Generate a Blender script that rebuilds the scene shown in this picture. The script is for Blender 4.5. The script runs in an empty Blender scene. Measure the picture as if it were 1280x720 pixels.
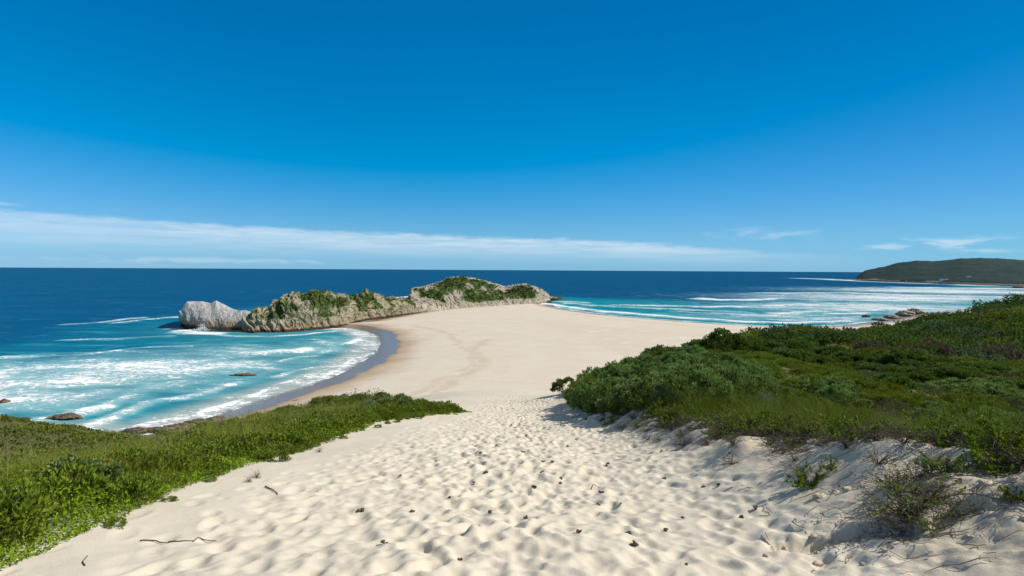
import bpy, math, numpy as np
from mathutils import Vector, Matrix

# ------------------------------------------------------------------ camera, world, sun
sc = bpy.context.scene
col = sc.collection
EYE = 40.0
cam_data = bpy.data.cameras.new('camera')
cam_data.sensor_width = 36.0
cam_data.lens = 20.0
cam_data.clip_start = 0.1
cam_data.clip_end = 200000.0
cam = bpy.data.objects.new('camera', cam_data)
col.objects.link(cam)
_p, _r = math.atan(22.5 / 711.1), 0.0056
_f = Vector((0, math.cos(_p), -math.sin(_p)))
_u0 = Vector((0, math.sin(_p), math.cos(_p)))
_r0 = Vector((1, 0, 0))
_R = _r0 * math.cos(_r) + _u0 * math.sin(_r)
_U = _u0 * math.cos(_r) - _r0 * math.sin(_r)
cam.matrix_world = Matrix(((_R.x, _U.x, -_f.x, 0), (_R.y, _U.y, -_f.y, 0), (_R.z, _U.z, -_f.z, EYE), (0, 0, 0, 1)))
sc.camera = cam

SUN_EL = math.radians(42.0)
SUN_FWD = math.radians(5.0)          # the sun stands to the right, a little ahead
sun_vec = Vector((math.cos(SUN_EL) * math.cos(SUN_FWD), math.cos(SUN_EL) * math.sin(SUN_FWD), math.sin(SUN_EL)))

world = bpy.data.worlds.new('World')
sc.world = world
world.use_nodes = True
SKY_STRENGTH = 0.115
SUN_STRENGTH = 5.0

sun_data = bpy.data.lights.new('sun', 'SUN')
sun_data.energy = SUN_STRENGTH
sun_data.angle = math.radians(0.53)
sun_data.color = (1.0, 0.946, 0.845)
sun = bpy.data.objects.new('sun', sun_data)
sun.rotation_euler = sun_vec.to_track_quat('Z', 'Y').to_euler()
col.objects.link(sun)

sc.view_settings.view_transform = 'Standard'
sc.view_settings.look = 'None'
sc.view_settings.exposure = 0.0
sc.view_settings.gamma = 1.0
sc.view_settings.use_curve_mapping = False
sc.render.engine = 'CYCLES'
sc.cycles.use_denoising = True
sc.cycles.max_bounces = 6
sc.cycles.diffuse_bounces = 3
sc.cycles.glossy_bounces = 2
sc.cycles.transmission_bounces = 2
sc.cycles.transparent_max_bounces = 6
sc.cycles.caustics_reflective = False
sc.cycles.caustics_refractive = False


class NT:
    """small helper for node trees"""
    def __init__(self, tree):
        self.t = tree
        tree.nodes.clear()

    def n(self, typ, **kw):
        nd = self.t.nodes.new(typ)
        ins = kw.pop('ins', {})
        for k, v in kw.items():
            setattr(nd, k, v)
        for k, v in ins.items():
            s = nd.inputs[k]
            if hasattr(v, 'is_output'):
                self.t.links.new(v, s)
            else:
                s.default_value = v
        return nd

    def m(self, op, a, b=0.0, c=0.0, clamp=False):
        nd = self.n('ShaderNodeMath', operation=op, use_clamp=clamp, ins={0: a, 1: b})
        if hasattr(c, 'is_output') or c != 0.0:
            if hasattr(c, 'is_output'):
                self.t.links.new(c, nd.inputs[2])
            else:
                nd.inputs[2].default_value = c
        return nd.outputs[0]

    def ss(self, x, lo, hi, a=0.0, b=1.0):
        nd = self.n('ShaderNodeMapRange', interpolation_type='SMOOTHSTEP', ins={0: x, 1: lo, 2: hi, 3: a, 4: b})
        return nd.outputs[0]

    def mix(self, f, a, b, blend='MIX'):
        nd = self.n('ShaderNodeMix', data_type='RGBA', blend_type=blend)
        for i, v in ((0, f), (6, a), (7, b)):
            if hasattr(v, 'is_output'):
                self.t.links.new(v, nd.inputs[i])
            elif i == 0:
                nd.inputs[i].default_value = v
            else:
                nd.inputs[i].default_value = (*v[:3], 1.0)
        return nd.outputs[2]

    def noise(self, vec, scale, detail=4.0, rough=0.55, dist=0.0):
        ins = {'Scale': scale, 'Detail': detail, 'Roughness': rough, 'Distortion': dist}
        if vec is not None:
            ins['Vector'] = vec
        return self.n('ShaderNodeTexNoise', ins=ins).outputs[0]

    def attr(self, name):
        return self.n('ShaderNodeAttribute', attribute_name=name)

    def mapping(self, vec, scale=(1, 1, 1), rot=(0, 0, 0)):
        return self.n('ShaderNodeMapping', ins={'Vector': vec, 'Scale': scale, 'Rotation': rot}).outputs[0]

    def bump(self, h, strength, dist, normal=None):
        ins = {'Height': h, 'Strength': strength, 'Distance': dist}
        if normal is not None:
            ins['Normal'] = normal
        return self.n('ShaderNodeBump', ins=ins).outputs[0]

    def out(self, sh):
        o = self.n('ShaderNodeOutputMaterial')
        self.t.links.new(sh, o.inputs[0])


def build_world():
    w = NT(world.node_tree)
    sky = w.n('ShaderNodeTexSky', sky_type='NISHITA', sun_disc=False)
    sky.sun_elevation = SUN_EL
    sky.sun_rotation = math.pi / 2 - SUN_FWD
    sky.altitude = 40.0
    sky.air_density = 1.0
    sky.dust_density = 0.1
    sky.ozone_density = 2.2
    tc = w.n('ShaderNodeTexCoord')
    sp = w.n('ShaderNodeSeparateXYZ', ins={0: tc.outputs['Generated']})
    x, y, z = sp.outputs
    # a polarising filter was on the lens: red is cut and the sun side held back, most of all low in the sky
    rgb = w.n('ShaderNodeSeparateColor', ins={0: sky.outputs[0]})
    rr = w.m('MULTIPLY', w.m('MAXIMUM', w.m('SUBTRACT', rgb.outputs[0], 2.5), 0.0), 0.60)
    gg = w.m('MULTIPLY', rgb.outputs[1], 0.655)
    bb = w.m('MULTIPLY', rgb.outputs[2], 1.04)
    pol = w.n('ShaderNodeCombineColor', ins={0: rr, 1: gg, 2: bb}).outputs[0]
    sd = w.n('ShaderNodeVectorMath', operation='DOT_PRODUCT', ins={0: tc.outputs['Generated'], 1: tuple(sun_vec)}).outputs['Value']
    pol = w.mix(w.ss(sd, 0.15, 0.85), pol, (0.42, 0.71, 0.73), 'MULTIPLY')
    high = w.mix(0.35, sky.outputs[0], (4.0, 4.6, 5.2))
    high = w.mix(1.0, high, (0.88, 0.76, 0.64), 'MULTIPLY')  # sky above the view, dimmed and warmed so shadows turn less blue
    c = w.mix(w.ss(z, 0.46, 0.75), pol, high)
    # thin high cloud: a long band above the horizon and a few puffs, placed by azimuth and elevation
    az = w.m('ARCTAN2', x, y)
    hyp = w.m('SQRT', w.m('ADD', w.m('MULTIPLY', x, x), w.m('MULTIPLY', y, y)))
    el = w.m('ARCTAN2', z, hyp)
    cv = w.n('ShaderNodeCombineXYZ', ins={0: w.m('MULTIPLY', az, 5.0), 1: w.m('MULTIPLY', el, 70.0), 2: 0.0}).outputs[0]
    n1 = w.noise(cv, 1.3, 6.0, 0.6, 0.3)
    cv2 = w.n('ShaderNodeCombineXYZ', ins={0: w.m('MULTIPLY', az, 14.0), 1: w.m('MULTIPLY', el, 60.0), 2: 3.0}).outputs[0]
    n2 = w.noise(cv2, 1.6, 6.0, 0.6, 0.4)
    # band edges as functions of azimuth
    top = w.m('ADD', w.m('MULTIPLY', w.m('ADD', az, 0.73), -0.026), 0.0775)
    top = w.m('SUBTRACT', top, w.m('MULTIPLY', w.ss(az, 0.10, 0.62), 0.020))
    top = w.m('ADD', top, w.m('MULTIPLY', w.m('SUBTRACT', n2, 0.5), 0.016))
    bot = w.m('ADD', w.m('MULTIPLY', w.m('ADD', az, 0.73), -0.013), 0.043)
    up = w.ss(w.m('SUBTRACT', top, el), -0.001, 0.009)
    lo = w.ss(w.m('SUBTRACT', el, bot), -0.028, 0.018)
    endm = w.ss(az, 0.62, 0.28)
    endl = w.ss(az, -1.5, -1.0)
    band = w.m('MULTIPLY', w.m('MULTIPLY', up, lo), w.m('MULTIPLY', endm, endl))
    band = w.m('MULTIPLY', band, w.m('ADD', w.m('MULTIPLY', w.ss(n1, 0.28, 0.72), 0.55), 0.42))

    def puff(a0, e0, sa, se, amp, lo_, hi_):
        da = w.m('DIVIDE', w.m('SUBTRACT', az, a0), sa)
        de = w.m('DIVIDE', w.m('SUBTRACT', el, e0), se)
        g = w.m('EXPONENT', w.m('MULTIPLY', w.m('ADD', w.m('MULTIPLY', da, da), w.m('MULTIPLY', de, de)), -1.0))
        return w.m('MULTIPLY', w.ss(w.m('ADD', n2, w.m('MULTIPLY', g, 0.28)), lo_, hi_), w.m('MULTIPLY', g, amp))
    tot = w.m('MULTIPLY', band, w.m('ADD', 0.56, w.m('MULTIPLY', w.ss(az, -0.75, -0.35), 0.20)))
    for args in ((0.66, 0.041, 0.07, 0.010, 0.50, 0.58, 0.84), (0.58, 0.037, 0.035, 0.006, 0.42, 0.54, 0.8), (0.69, 0.030, 0.04, 0.004, 0.32, 0.54, 0.8),
                 (-0.50, 0.012, 0.24, 0.006, 0.28, 0.56, 0.82), (-0.73, 0.083, 0.03, 0.003, 0.30, 0.5, 0.8),
                 (0.42, 0.060, 0.10, 0.012, 0.25, 0.6, 0.85)):
        tot = w.m('MAXIMUM', tot, puff(*args))
    hz = w.ss(el, 0.09, -0.005)                       # pale air low over the sea
    c = w.mix(w.m('MULTIPLY', hz, 0.42), c, (0.85, 4.4, 8.2))
    c = w.mix(tot, c, (6.6, 7.5, 8.3))
    bg = w.n('ShaderNodeBackground', ins={'Color': c, 'Strength': SKY_STRENGTH})
    o = w.n('ShaderNodeOutputWorld')
    w.t.links.new(bg.outputs[0], o.inputs[0])


build_world()

# ------------------------------------------------------------------ helpers
RNG = np.random.default_rng(7)


def _hash(ix, iy, iz, seed):
    h = (ix.astype(np.int64) * 374761393 + iy.astype(np.int64) * 668265263 + iz.astype(np.int64) * 2147483647 + seed * 1274126177) & 0xFFFFFFFF
    h = ((h ^ (h >> 13)) * 1274126177) & 0xFFFFFFFF
    h = h ^ (h >> 16)
    return (h & 0xFFFF).astype(np.float64) / 65535.0 * 2 - 1


def vnoise(P, seed=0):
    """smooth value noise in -1..1 at points P (N,3)"""
    P = np.asarray(P, float)
    I = np.floor(P).astype(np.int64)
    fr = P - I
    u = fr * fr * fr * (fr * (fr * 6 - 15) + 10)
    r = 0
    for dx in (0, 1):
        wx = u[:, 0] if dx else 1 - u[:, 0]
        for dy in (0, 1):
            wy = u[:, 1] if dy else 1 - u[:, 1]
            for dz in (0, 1):
                wz = u[:, 2] if dz else 1 - u[:, 2]
                r = r + wx * wy * wz * _hash(I[:, 0] + dx, I[:, 1] + dy, I[:, 2] + dz, seed)
    return r


def fbm(P, oct=4, seed=0, gain=0.5, ridged=False):
    a, s, t = 1.0, 0.0, 0.0
    P = np.array(P, float)
    for k in range(oct):
        v = vnoise(P, seed + k * 17)
        if ridged:
            v = 1 - 2 * np.abs(v)
        s = s + a * v
        t += a
        a *= gain
        P = P * 2.03 + 11.7
    return s / t


def fbm2(x, y, scale, oct=3, seed=0, gain=0.5):
    x = np.asarray(x, float)
    P = np.stack([np.ravel(x) * scale, np.ravel(y) * scale, np.zeros(x.size)], 1)
    return fbm(P, oct, seed, gain).reshape(x.shape)


def sstep(x, a, b):
    t = np.clip((x - a) / (b - a), 0, 1)
    return t * t * (3 - 2 * t)


def dist_line(x, y, pts):
    """distance of points to a polyline"""
    best = np.full(x.shape, 1e18)
    for (ax, ay), (bx, by) in zip(pts[:-1], pts[1:]):
        dx, dy = bx - ax, by - ay
        L = dx * dx + dy * dy + 1e-12
        t = np.clip(((x - ax) * dx + (y - ay) * dy) / L, 0, 1)
        d = (x - ax - t * dx) ** 2 + (y - ay - t * dy) ** 2
        np.minimum(best, d, out=best)
    return np.sqrt(best)


def inside(x, y, poly):
    r = np.zeros(x.shape, bool)
    n = len(poly)
    for i in range(n):
        ax, ay = poly[i]
        bx, by = poly[(i + 1) % n]
        if ay == by:
            continue
        c = ((ay > y) != (by > y)) & (x < (bx - ax) * (y - ay) / (by - ay) + ax)
        r ^= c
    return r


def sdist(x, y, poly):
    """signed distance, positive inside"""
    d = dist_line(x, y, list(poly) + [poly[0]])
    return np.where(inside(x, y, poly), d, -d)


def make_mesh(name, V, Fq, mats, attrs=None, smooth=True, Ft=None, midx=None):
    V = np.ascontiguousarray(V, np.float32)
    me = bpy.data.meshes.new(name)
    Fq = np.zeros((0, 4), np.int32) if Fq is None else np.asarray(Fq, np.int32)
    Ft = np.zeros((0, 3), np.int32) if Ft is None else np.asarray(Ft, np.int32)
    me.vertices.add(len(V))
    me.vertices.foreach_set('co', V.ravel())
    nl = Fq.size + Ft.size
    me.loops.add(nl)
    me.loops.foreach_set('vertex_index', np.concatenate([Fq.ravel(), Ft.ravel()]).astype(np.int32))
    me.polygons.add(len(Fq) + len(Ft))
    st = np.concatenate([np.arange(len(Fq)) * 4, Fq.size + np.arange(len(Ft)) * 3]).astype(np.int32)
    me.polygons.foreach_set('loop_start', st)
    if midx is not None:
        me.polygons.foreach_set('material_index', np.asarray(midx, np.int32))
    me.polygons.foreach_set('use_smooth', np.full(len(Fq) + len(Ft), smooth, bool))
    for m in (mats if isinstance(mats, (list, tuple)) else [mats]):
        me.materials.append(m)
    for k, a in (attrs or {}).items():
        a = np.asarray(a, np.float32)
        if a.ndim == 2:
            at = me.attributes.new(k, 'FLOAT_COLOR', 'POINT')
            if a.shape[1] == 3:
                a = np.concatenate([a, np.ones((len(a), 1), np.float32)], 1)
            at.data.foreach_set('color', a.ravel())
        else:
            at = me.attributes.new(k, 'FLOAT', 'POINT')
            at.data.foreach_set('value', a.ravel())
    me.update(calc_edges=True)
    me.validate()
    return me


def link(name, me, parent=None, loc=None, rz=None, scale=None):
    o = bpy.data.objects.new(name, me)
    col.objects.link(o)
    if parent is not None:
        o.parent = parent
    if loc is not None:
        o.location = loc
    if rz is not None:
        o.rotation_euler = (0, 0, rz)
    if scale is not None:
        o.scale = (scale, scale, scale) if np.isscalar(scale) else scale
    return o


def tag(o, label=None, cat=None, group=None, kind=None):
    if label:
        o['label'] = label
    if cat:
        o['category'] = cat
    if group:
        o['group'] = group
    if kind:
        o['kind'] = kind
    return o


def grid_faces(nx, ny):
    i = np.arange(ny - 1)[:, None] * nx + np.arange(nx - 1)[None, :]
    i = i.ravel()
    return np.stack([i, i + 1, i + nx + 1, i + nx], 1)


def norm(v):
    return v / (np.linalg.norm(v, axis=-1, keepdims=True) + 1e-9)


def graded(a0, a1, step, lo, hi, ratio, maxstep=1e9):
    core = list(np.arange(a0, a1 + step * 0.5, step))
    s, v = step, core[-1]
    while v < hi:
        s = min(s * ratio, maxstep)
        v += s
        core.append(v)
    s, v = step, core[0]
    pre = []
    while v > lo:
        s = min(s * ratio, maxstep)
        v -= s
        pre.append(v)
    return np.array(pre[::-1] + core)


def leaf_quads(C, D, N, L, W):
    """kite-shaped leaves: centre C, axis D, normal N, length L, width W"""
    S = norm(np.cross(D, N))
    L = np.asarray(L)[:, None]
    W = np.asarray(W)[:, None]
    Nn = norm(np.cross(S, D))
    a = C - D * L * 0.5
    b = C + S * W * 0.5 + D * L * 0.08 + Nn * W * 0.18
    c = C + D * L * 0.5
    d = C - S * W * 0.5 + D * L * 0.08 + Nn * W * 0.18
    V = np.stack([a, b, c, d], 1).reshape(-1, 3)
    Fq = np.arange(len(V)).reshape(-1, 4)
    return V, Fq


def blades(P, Hh, lean, W, rng, k=3, curl=1.0):
    """curved grass blades rooted at P; lean (N,2) horizontal offset of the tip"""
    n = len(P)
    t = np.linspace(0, 1, k + 1)[None, :]
    cx = P[:, 0:1] + lean[:, 0:1] * t ** (1 + curl)
    cy = P[:, 1:2] + lean[:, 1:2] * t ** (1 + curl)
    cz = P[:, 2:3] + Hh[:, None] * (t - 0.25 * curl * t * t * np.clip(np.linalg.norm(lean, axis=1) / (Hh + 1e-6), 0, 1.5)[:, None])
    a = rng.uniform(0, 2 * np.pi, n)
    wx, wy = np.cos(a)[:, None], np.sin(a)[:, None]
    ww = W[:, None] * 0.5 * (1 - 0.92 * t)
    Lf = np.stack([cx - wx * ww, cy - wy * ww, cz], 2)
    Rt = np.stack([cx + wx * ww, cy + wy * ww, cz], 2)
    V = np.stack([Lf, Rt], 2).reshape(n, -1, 3)
    m = V.shape[1]
    base = np.arange(n)[:, None, None] * m
    q = np.stack([np.array([2 * i, 2 * i + 1, 2 * i + 3, 2 * i + 2]) for i in range(k)])[None]
    return V.reshape(-1, 3), (base + q).reshape(-1, 4)


def tube(pts, radii, sides=5):
    pts = np.asarray(pts, float)
    n = len(pts)
    T = np.gradient(pts, axis=0)
    T = norm(T)
    ref = np.array([0.31, 0.17, 0.93]) if abs(T[0][2]) < 0.9 else np.array([1.0, 0.1, 0.0])
    A = norm(np.cross(T, ref))
    B = np.cross(T, A)
    an = np.arange(sides) / sides * 2 * np.pi
    rr = np.asarray(radii)[:, None, None]
    V = pts[:, None, :] + rr * (np.cos(an)[None, :, None] * A[:, None, :] + np.sin(an)[None, :, None] * B[:, None, :])
    V = V.reshape(-1, 3)
    Fq = []
    for i in range(n - 1):
        for j in range(sides):
            k = (j + 1) % sides
            Fq.append((i * sides + j, i * sides + k, (i + 1) * sides + k, (i + 1) * sides + j))
    V = np.concatenate([V, pts[:1], pts[-1:]])
    Ft = []
    for j in range(sides):
        k = (j + 1) % sides
        Ft.append((k, j, n * sides))
        Ft.append(((n - 1) * sides + j, (n - 1) * sides + k, n * sides + 1))
    return V, np.array(Fq), np.array(Ft)


class Acc:
    """collects geometry into one mesh"""
    def __init__(self):
        self.V, self.Q, self.T, self.A, self.n = [], [], [], {}, 0

    def add(self, V, Q=None, T=None, **attrs):
        self.V.append(V)
        if Q is not None and len(Q):
            self.Q.append(np.asarray(Q) + self.n)
        if T is not None and len(T):
            self.T.append(np.asarray(T) + self.n)
        for k, a in attrs.items():
            a = np.asarray(a, float)
            if a.ndim == 0:
                a = np.full(len(V), float(a))
            elif a.ndim == 1 and len(a) == 3 and len(V) != 3:
                a = np.tile(a, (len(V), 1))
            self.A.setdefault(k, []).append(a)
        self.n += len(V)

    def mesh(self, name, mats, smooth=True):
        V = np.concatenate(self.V)
        Q = np.concatenate(self.Q) if self.Q else None
        T = np.concatenate(self.T) if self.T else None
        return make_mesh(name, V, Q, mats, {k: np.concatenate(a) for k, a in self.A.items()}, smooth, T)


# ------------------------------------------------------------------ materials
def new_mat(name):
    m = bpy.data.materials.new(name)
    m.use_nodes = True
    return m, NT(m.node_tree)


def mat_sand():
    m, t = new_mat('sand')
    geo = t.n('ShaderNodeNewGeometry')
    pos = geo.outputs['Position']
    z = t.n('ShaderNodeSeparateXYZ', ins={0: pos}).outputs[2]
    veg = t.attr('veg').outputs['Fac']
    beach = t.attr('beach').outputs['Fac']
    stain = t.attr('stain').outputs['Fac']
    nb = t.noise(pos, 0.06, 3.0, 0.5)
    nm = t.noise(pos, 1.7, 4.0, 0.6)
    nf = t.noise(pos, 55.0, 3.0, 0.7)
    ng = t.noise(pos, 320.0, 2.0, 0.7)
    dune = t.mix(nm, (0.585, 0.520, 0.412), (0.660, 0.594, 0.480))
    bch = t.mix(nb, (0.585, 0.505, 0.400), (0.680, 0.600, 0.490))
    c = t.mix(beach, dune, bch)
    c = t.mix(t.m('MULTIPLY', t.ss(nf, 0.58, 0.78), 0.35), c, (0.42, 0.33, 0.23))
    c = t.mix(t.m('MULTIPLY', t.ss(ng, 0.60, 0.75), 0.30), c, (0.34, 0.27, 0.20))
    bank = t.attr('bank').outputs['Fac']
    c = t.mix(t.m('MULTIPLY', bank, t.ss(nm, 0.2, 0.8, 0.55, 0.95)), c, (0.475, 0.410, 0.305))  # bank sand darkened: some humus, and shade of the slope put into the colour
    c = t.mix(t.m('MULTIPLY', stain, 0.55), c, (0.46, 0.35, 0.235))
    # faint tide lines and drifts
    tide_l = t.noise(t.n('ShaderNodeCombineXYZ', ins={0: t.m('MULTIPLY', z, 5.0), 1: t.m('MULTIPLY', nb, 6.0), 2: 0.0}).outputs[0], 1.0, 4.0, 0.65)
    drift = t.noise(t.mapping(pos, (0.5, 1.0, 1.0), (0, 0, 0.5)), 0.22, 6.0, 0.65, 0.8)
    c = t.mix(t.m('MULTIPLY', t.m('MULTIPLY', beach, t.ss(tide_l, 0.50, 0.72)), 0.30), c, (0.50, 0.40, 0.30))
    c = t.mix(t.m('MULTIPLY', t.m('MULTIPLY', beach, t.ss(drift, 0.48, 0.70)), 0.25), c, (0.76, 0.68, 0.57))
    zz = t.m('ADD', z, t.m('ADD', t.m('MULTIPLY', t.m('SUBTRACT', nb, 0.5), 0.9), t.m('MULTIPLY', t.m('SUBTRACT', t.noise(pos, 0.13, 2.0, 0.5), 0.5), 0.28)))
    damp = t.m('MULTIPLY', t.ss(zz, 2.1, 1.05), beach)
    wet = t.m('MULTIPLY', t.ss(zz, 1.18, 0.90), beach)
    c = t.mix(damp, c, (0.43, 0.315, 0.205))
    c = t.mix(wet, c, (0.235, 0.185, 0.150))
    soil = t.mix(nm, (0.075, 0.080, 0.026), (0.145, 0.135, 0.062))
    c = t.mix(veg, c, soil)
    h = t.m('ADD', t.m('MULTIPLY', t.noise(pos, 9.0, 5.0, 0.65), 0.7), t.m('ADD', t.m('MULTIPLY', nf, 0.30), t.m('MULTIPLY', ng, 0.10)))
    bn = t.bump(h, 0.45, 0.03)
    rough = t.m('SUBTRACT', 0.95, t.m('MULTIPLY', wet, 0.72))
    b = t.n('ShaderNodeBsdfPrincipled', ins={'Base Color': c, 'Roughness': rough, 'Normal': bn,
                                              'Specular IOR Level': t.m('ADD', 0.12, t.m('MULTIPLY', wet, 0.5))})
    t.out(b.outputs[0])
    return m


def mat_sea():
    m, t = new_mat('sea_water')
    geo = t.n('ShaderNodeNewGeometry')
    pos = geo.outputs['Position']
    shal = t.attr('shallow').outputs['Fac']
    foam = t.attr('foam').outputs['Fac']
    sed = t.attr('sediment').outputs['Fac']
    alpha = t.attr('cover').outputs['Fac']
    p2 = t.mapping(pos, (1.0, 1.0, 1.0))
    n_big = t.noise(t.mapping(pos, (0.6, 1.0, 1.0)), 0.012, 4.0, 0.55, 0.6)
    n_mid = t.noise(t.mapping(pos, (0.55, 1.0, 1.0)), 0.05, 6.0, 0.62, 1.2)
    n_fin = t.noise(t.mapping(pos, (0.6, 1.0, 1.0)), 0.34, 8.0, 0.68, 1.8)
    deep = t.mix(n_big, (0.0002, 0.058, 0.150), (0.0006, 0.096, 0.215))
    turq = t.mix(n_mid, (0.001, 0.160, 0.240), (0.008, 0.320, 0.360))
    s2 = t.m('ADD', shal, t.m('MULTIPLY', t.m('SUBTRACT', n_mid, 0.5), 0.9), clamp=True)
    s2 = t.m('MULTIPLY', s2, t.ss(shal, 0.0, 0.25))
    c = t.mix(s2, deep, turq)
    # milky aerated water around the breakers, sandy water in the shallows
    milk = t.m('MULTIPLY', t.ss(t.m('ADD', foam, t.m('MULTIPLY', t.m('SUBTRACT', n_mid, 0.5), 0.9)), 0.04, 0.62), 0.75)
    c = t.mix(milk, c, (0.30, 0.55, 0.58))
    c = t.mix(t.m('MULTIPLY', sed, 0.75), c, (0.40, 0.385, 0.335))
    # lace of foam
    n01 = t.m('ADD', t.m('MULTIPLY', n_fin, 0.62), t.m('MULTIPLY', n_mid, 0.38))
    n01 = t.ss(n01, 0.30, 0.70)
    thr = t.m('SUBTRACT', 1.0, foam)
    fm = t.ss(t.m('SUBTRACT', n01, thr), -0.06, 0.30)
    fm = t.m('MULTIPLY', fm, t.ss(foam, 0.02, 0.12))
    c = t.mix(fm, c, (0.86, 0.88, 0.88))
    # swell and chop
    w1 = t.noise(t.mapping(pos, (0.35, 1.0, 1.0), (0, 0, 0.15)), 0.035, 3.0, 0.5)
    w2 = t.noise(t.mapping(pos, (0.5, 1.0, 1.0), (0, 0, -0.2)), 0.30, 5.0, 0.6)
    hgt = t.m('ADD', t.m('MULTIPLY', w1, 3.0), t.m('MULTIPLY', w2, 0.9))
    hgt = t.m('ADD', hgt, t.m('MULTIPLY', fm, 0.25))
    bn = t.bump(hgt, 0.75, 1.0)
    # seen through a polariser the water mirrors little of the sky
    df = t.n('ShaderNodeBsdfDiffuse', ins={'Color': c, 'Roughness': 0.3, 'Normal': bn})
    gl = t.n('ShaderNodeBsdfGlossy', ins={'Color': (1, 1, 1, 1), 'Roughness': 0.22, 'Normal': bn})
    lw = t.n('ShaderNodeLayerWeight', ins={'Blend': 0.5, 'Normal': bn}).outputs['Facing']
    fr = t.m('ADD', 0.015, t.m('MULTIPLY', t.m('POWER', lw, 5.0), 0.055))
    fr = t.m('MULTIPLY', fr, t.m('SUBTRACT', 1.0, t.m('MULTIPLY', fm, 0.9)))
    b = t.n('ShaderNodeMixShader', ins={0: fr, 1: df.outputs[0], 2: gl.outputs[0]})
    tr = t.n('ShaderNodeBsdfTransparent')
    al = t.m('MAXIMUM', alpha, t.m('MULTIPLY', fm, t.ss(alpha, 0.02, 0.2)))
    mx = t.n('ShaderNodeMixShader', ins={0: al, 1: tr.outputs[0], 2: b.outputs[0]})
    t.out(mx.outputs[0])
    return m


def mat_leaf(name, c1, c2, trans=0.25, rough=0.7, obj_var=0.25, spec=0.10, dead=(0.12, 0.085, 0.04)):
    m, t = new_mat(name)
    tint = t.attr('tint').outputs['Fac']
    oi = t.n('ShaderNodeObjectInfo').outputs['Random']
    c = t.mix(t.ss(tint, 0.0, 0.92), c1, c2)
    c = t.mix(t.ss(tint, 0.93, 0.97), c, dead)
    c = t.n('ShaderNodeHueSaturation', ins={'Color': c, 'Hue': t.m('ADD', 0.5 - 0.025 * obj_var * 2, t.m('MULTIPLY', oi, 0.05 * obj_var * 2)),
                                             'Saturation': 1.0, 'Value': t.m('ADD', 1.0 - obj_var, t.m('MULTIPLY', oi, 2 * obj_var))}).outputs[0]
    b = t.n('ShaderNodeBsdfPrincipled', ins={'Base Color': c, 'Roughness': rough, 'Specular IOR Level': spec})
    tl = t.n('ShaderNodeBsdfTranslucent', ins={'Color': t.mix(0.5, c, (0.10, 0.16, 0.01))})
    mx = t.n('ShaderNodeMixShader', ins={0: trans, 1: b.outputs[0], 2: tl.outputs[0]})
    t.out(mx.outputs[0])
    return m


def mat_veg(name, trans=0.3):
    """leaves whose own colour is stored per plant"""
    m, t = new_mat(name)
    c = t.attr('col').outputs['Color']
    b = t.n('ShaderNodeBsdfPrincipled', ins={'Base Color': c, 'Roughness': 0.75, 'Specular IOR Level': 0.08})
    tl = t.n('ShaderNodeBsdfTranslucent', ins={'Color': c})
    mx = t.n('ShaderNodeMixShader', ins={0: trans, 1: b.outputs[0], 2: tl.outputs[0]})
    t.out(mx.outputs[0])
    return m


def mat_wood(name, c1, c2, scale=30.0):
    m, t = new_mat(name)
    tc = t.n('ShaderNodeTexCoord').outputs['Object']
    n = t.noise(t.mapping(tc, (1, 1, 0.4)), scale, 4.0, 0.6)
    c = t.mix(n, c1, c2)
    b = t.n('ShaderNodeBsdfPrincipled', ins={'Base Color': c, 'Roughness': 0.85, 'Specular IOR Level': 0.2, 'Normal': t.bump(n, 0.4, 0.01)})
    t.out(b.outputs[0])
    return m


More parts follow.
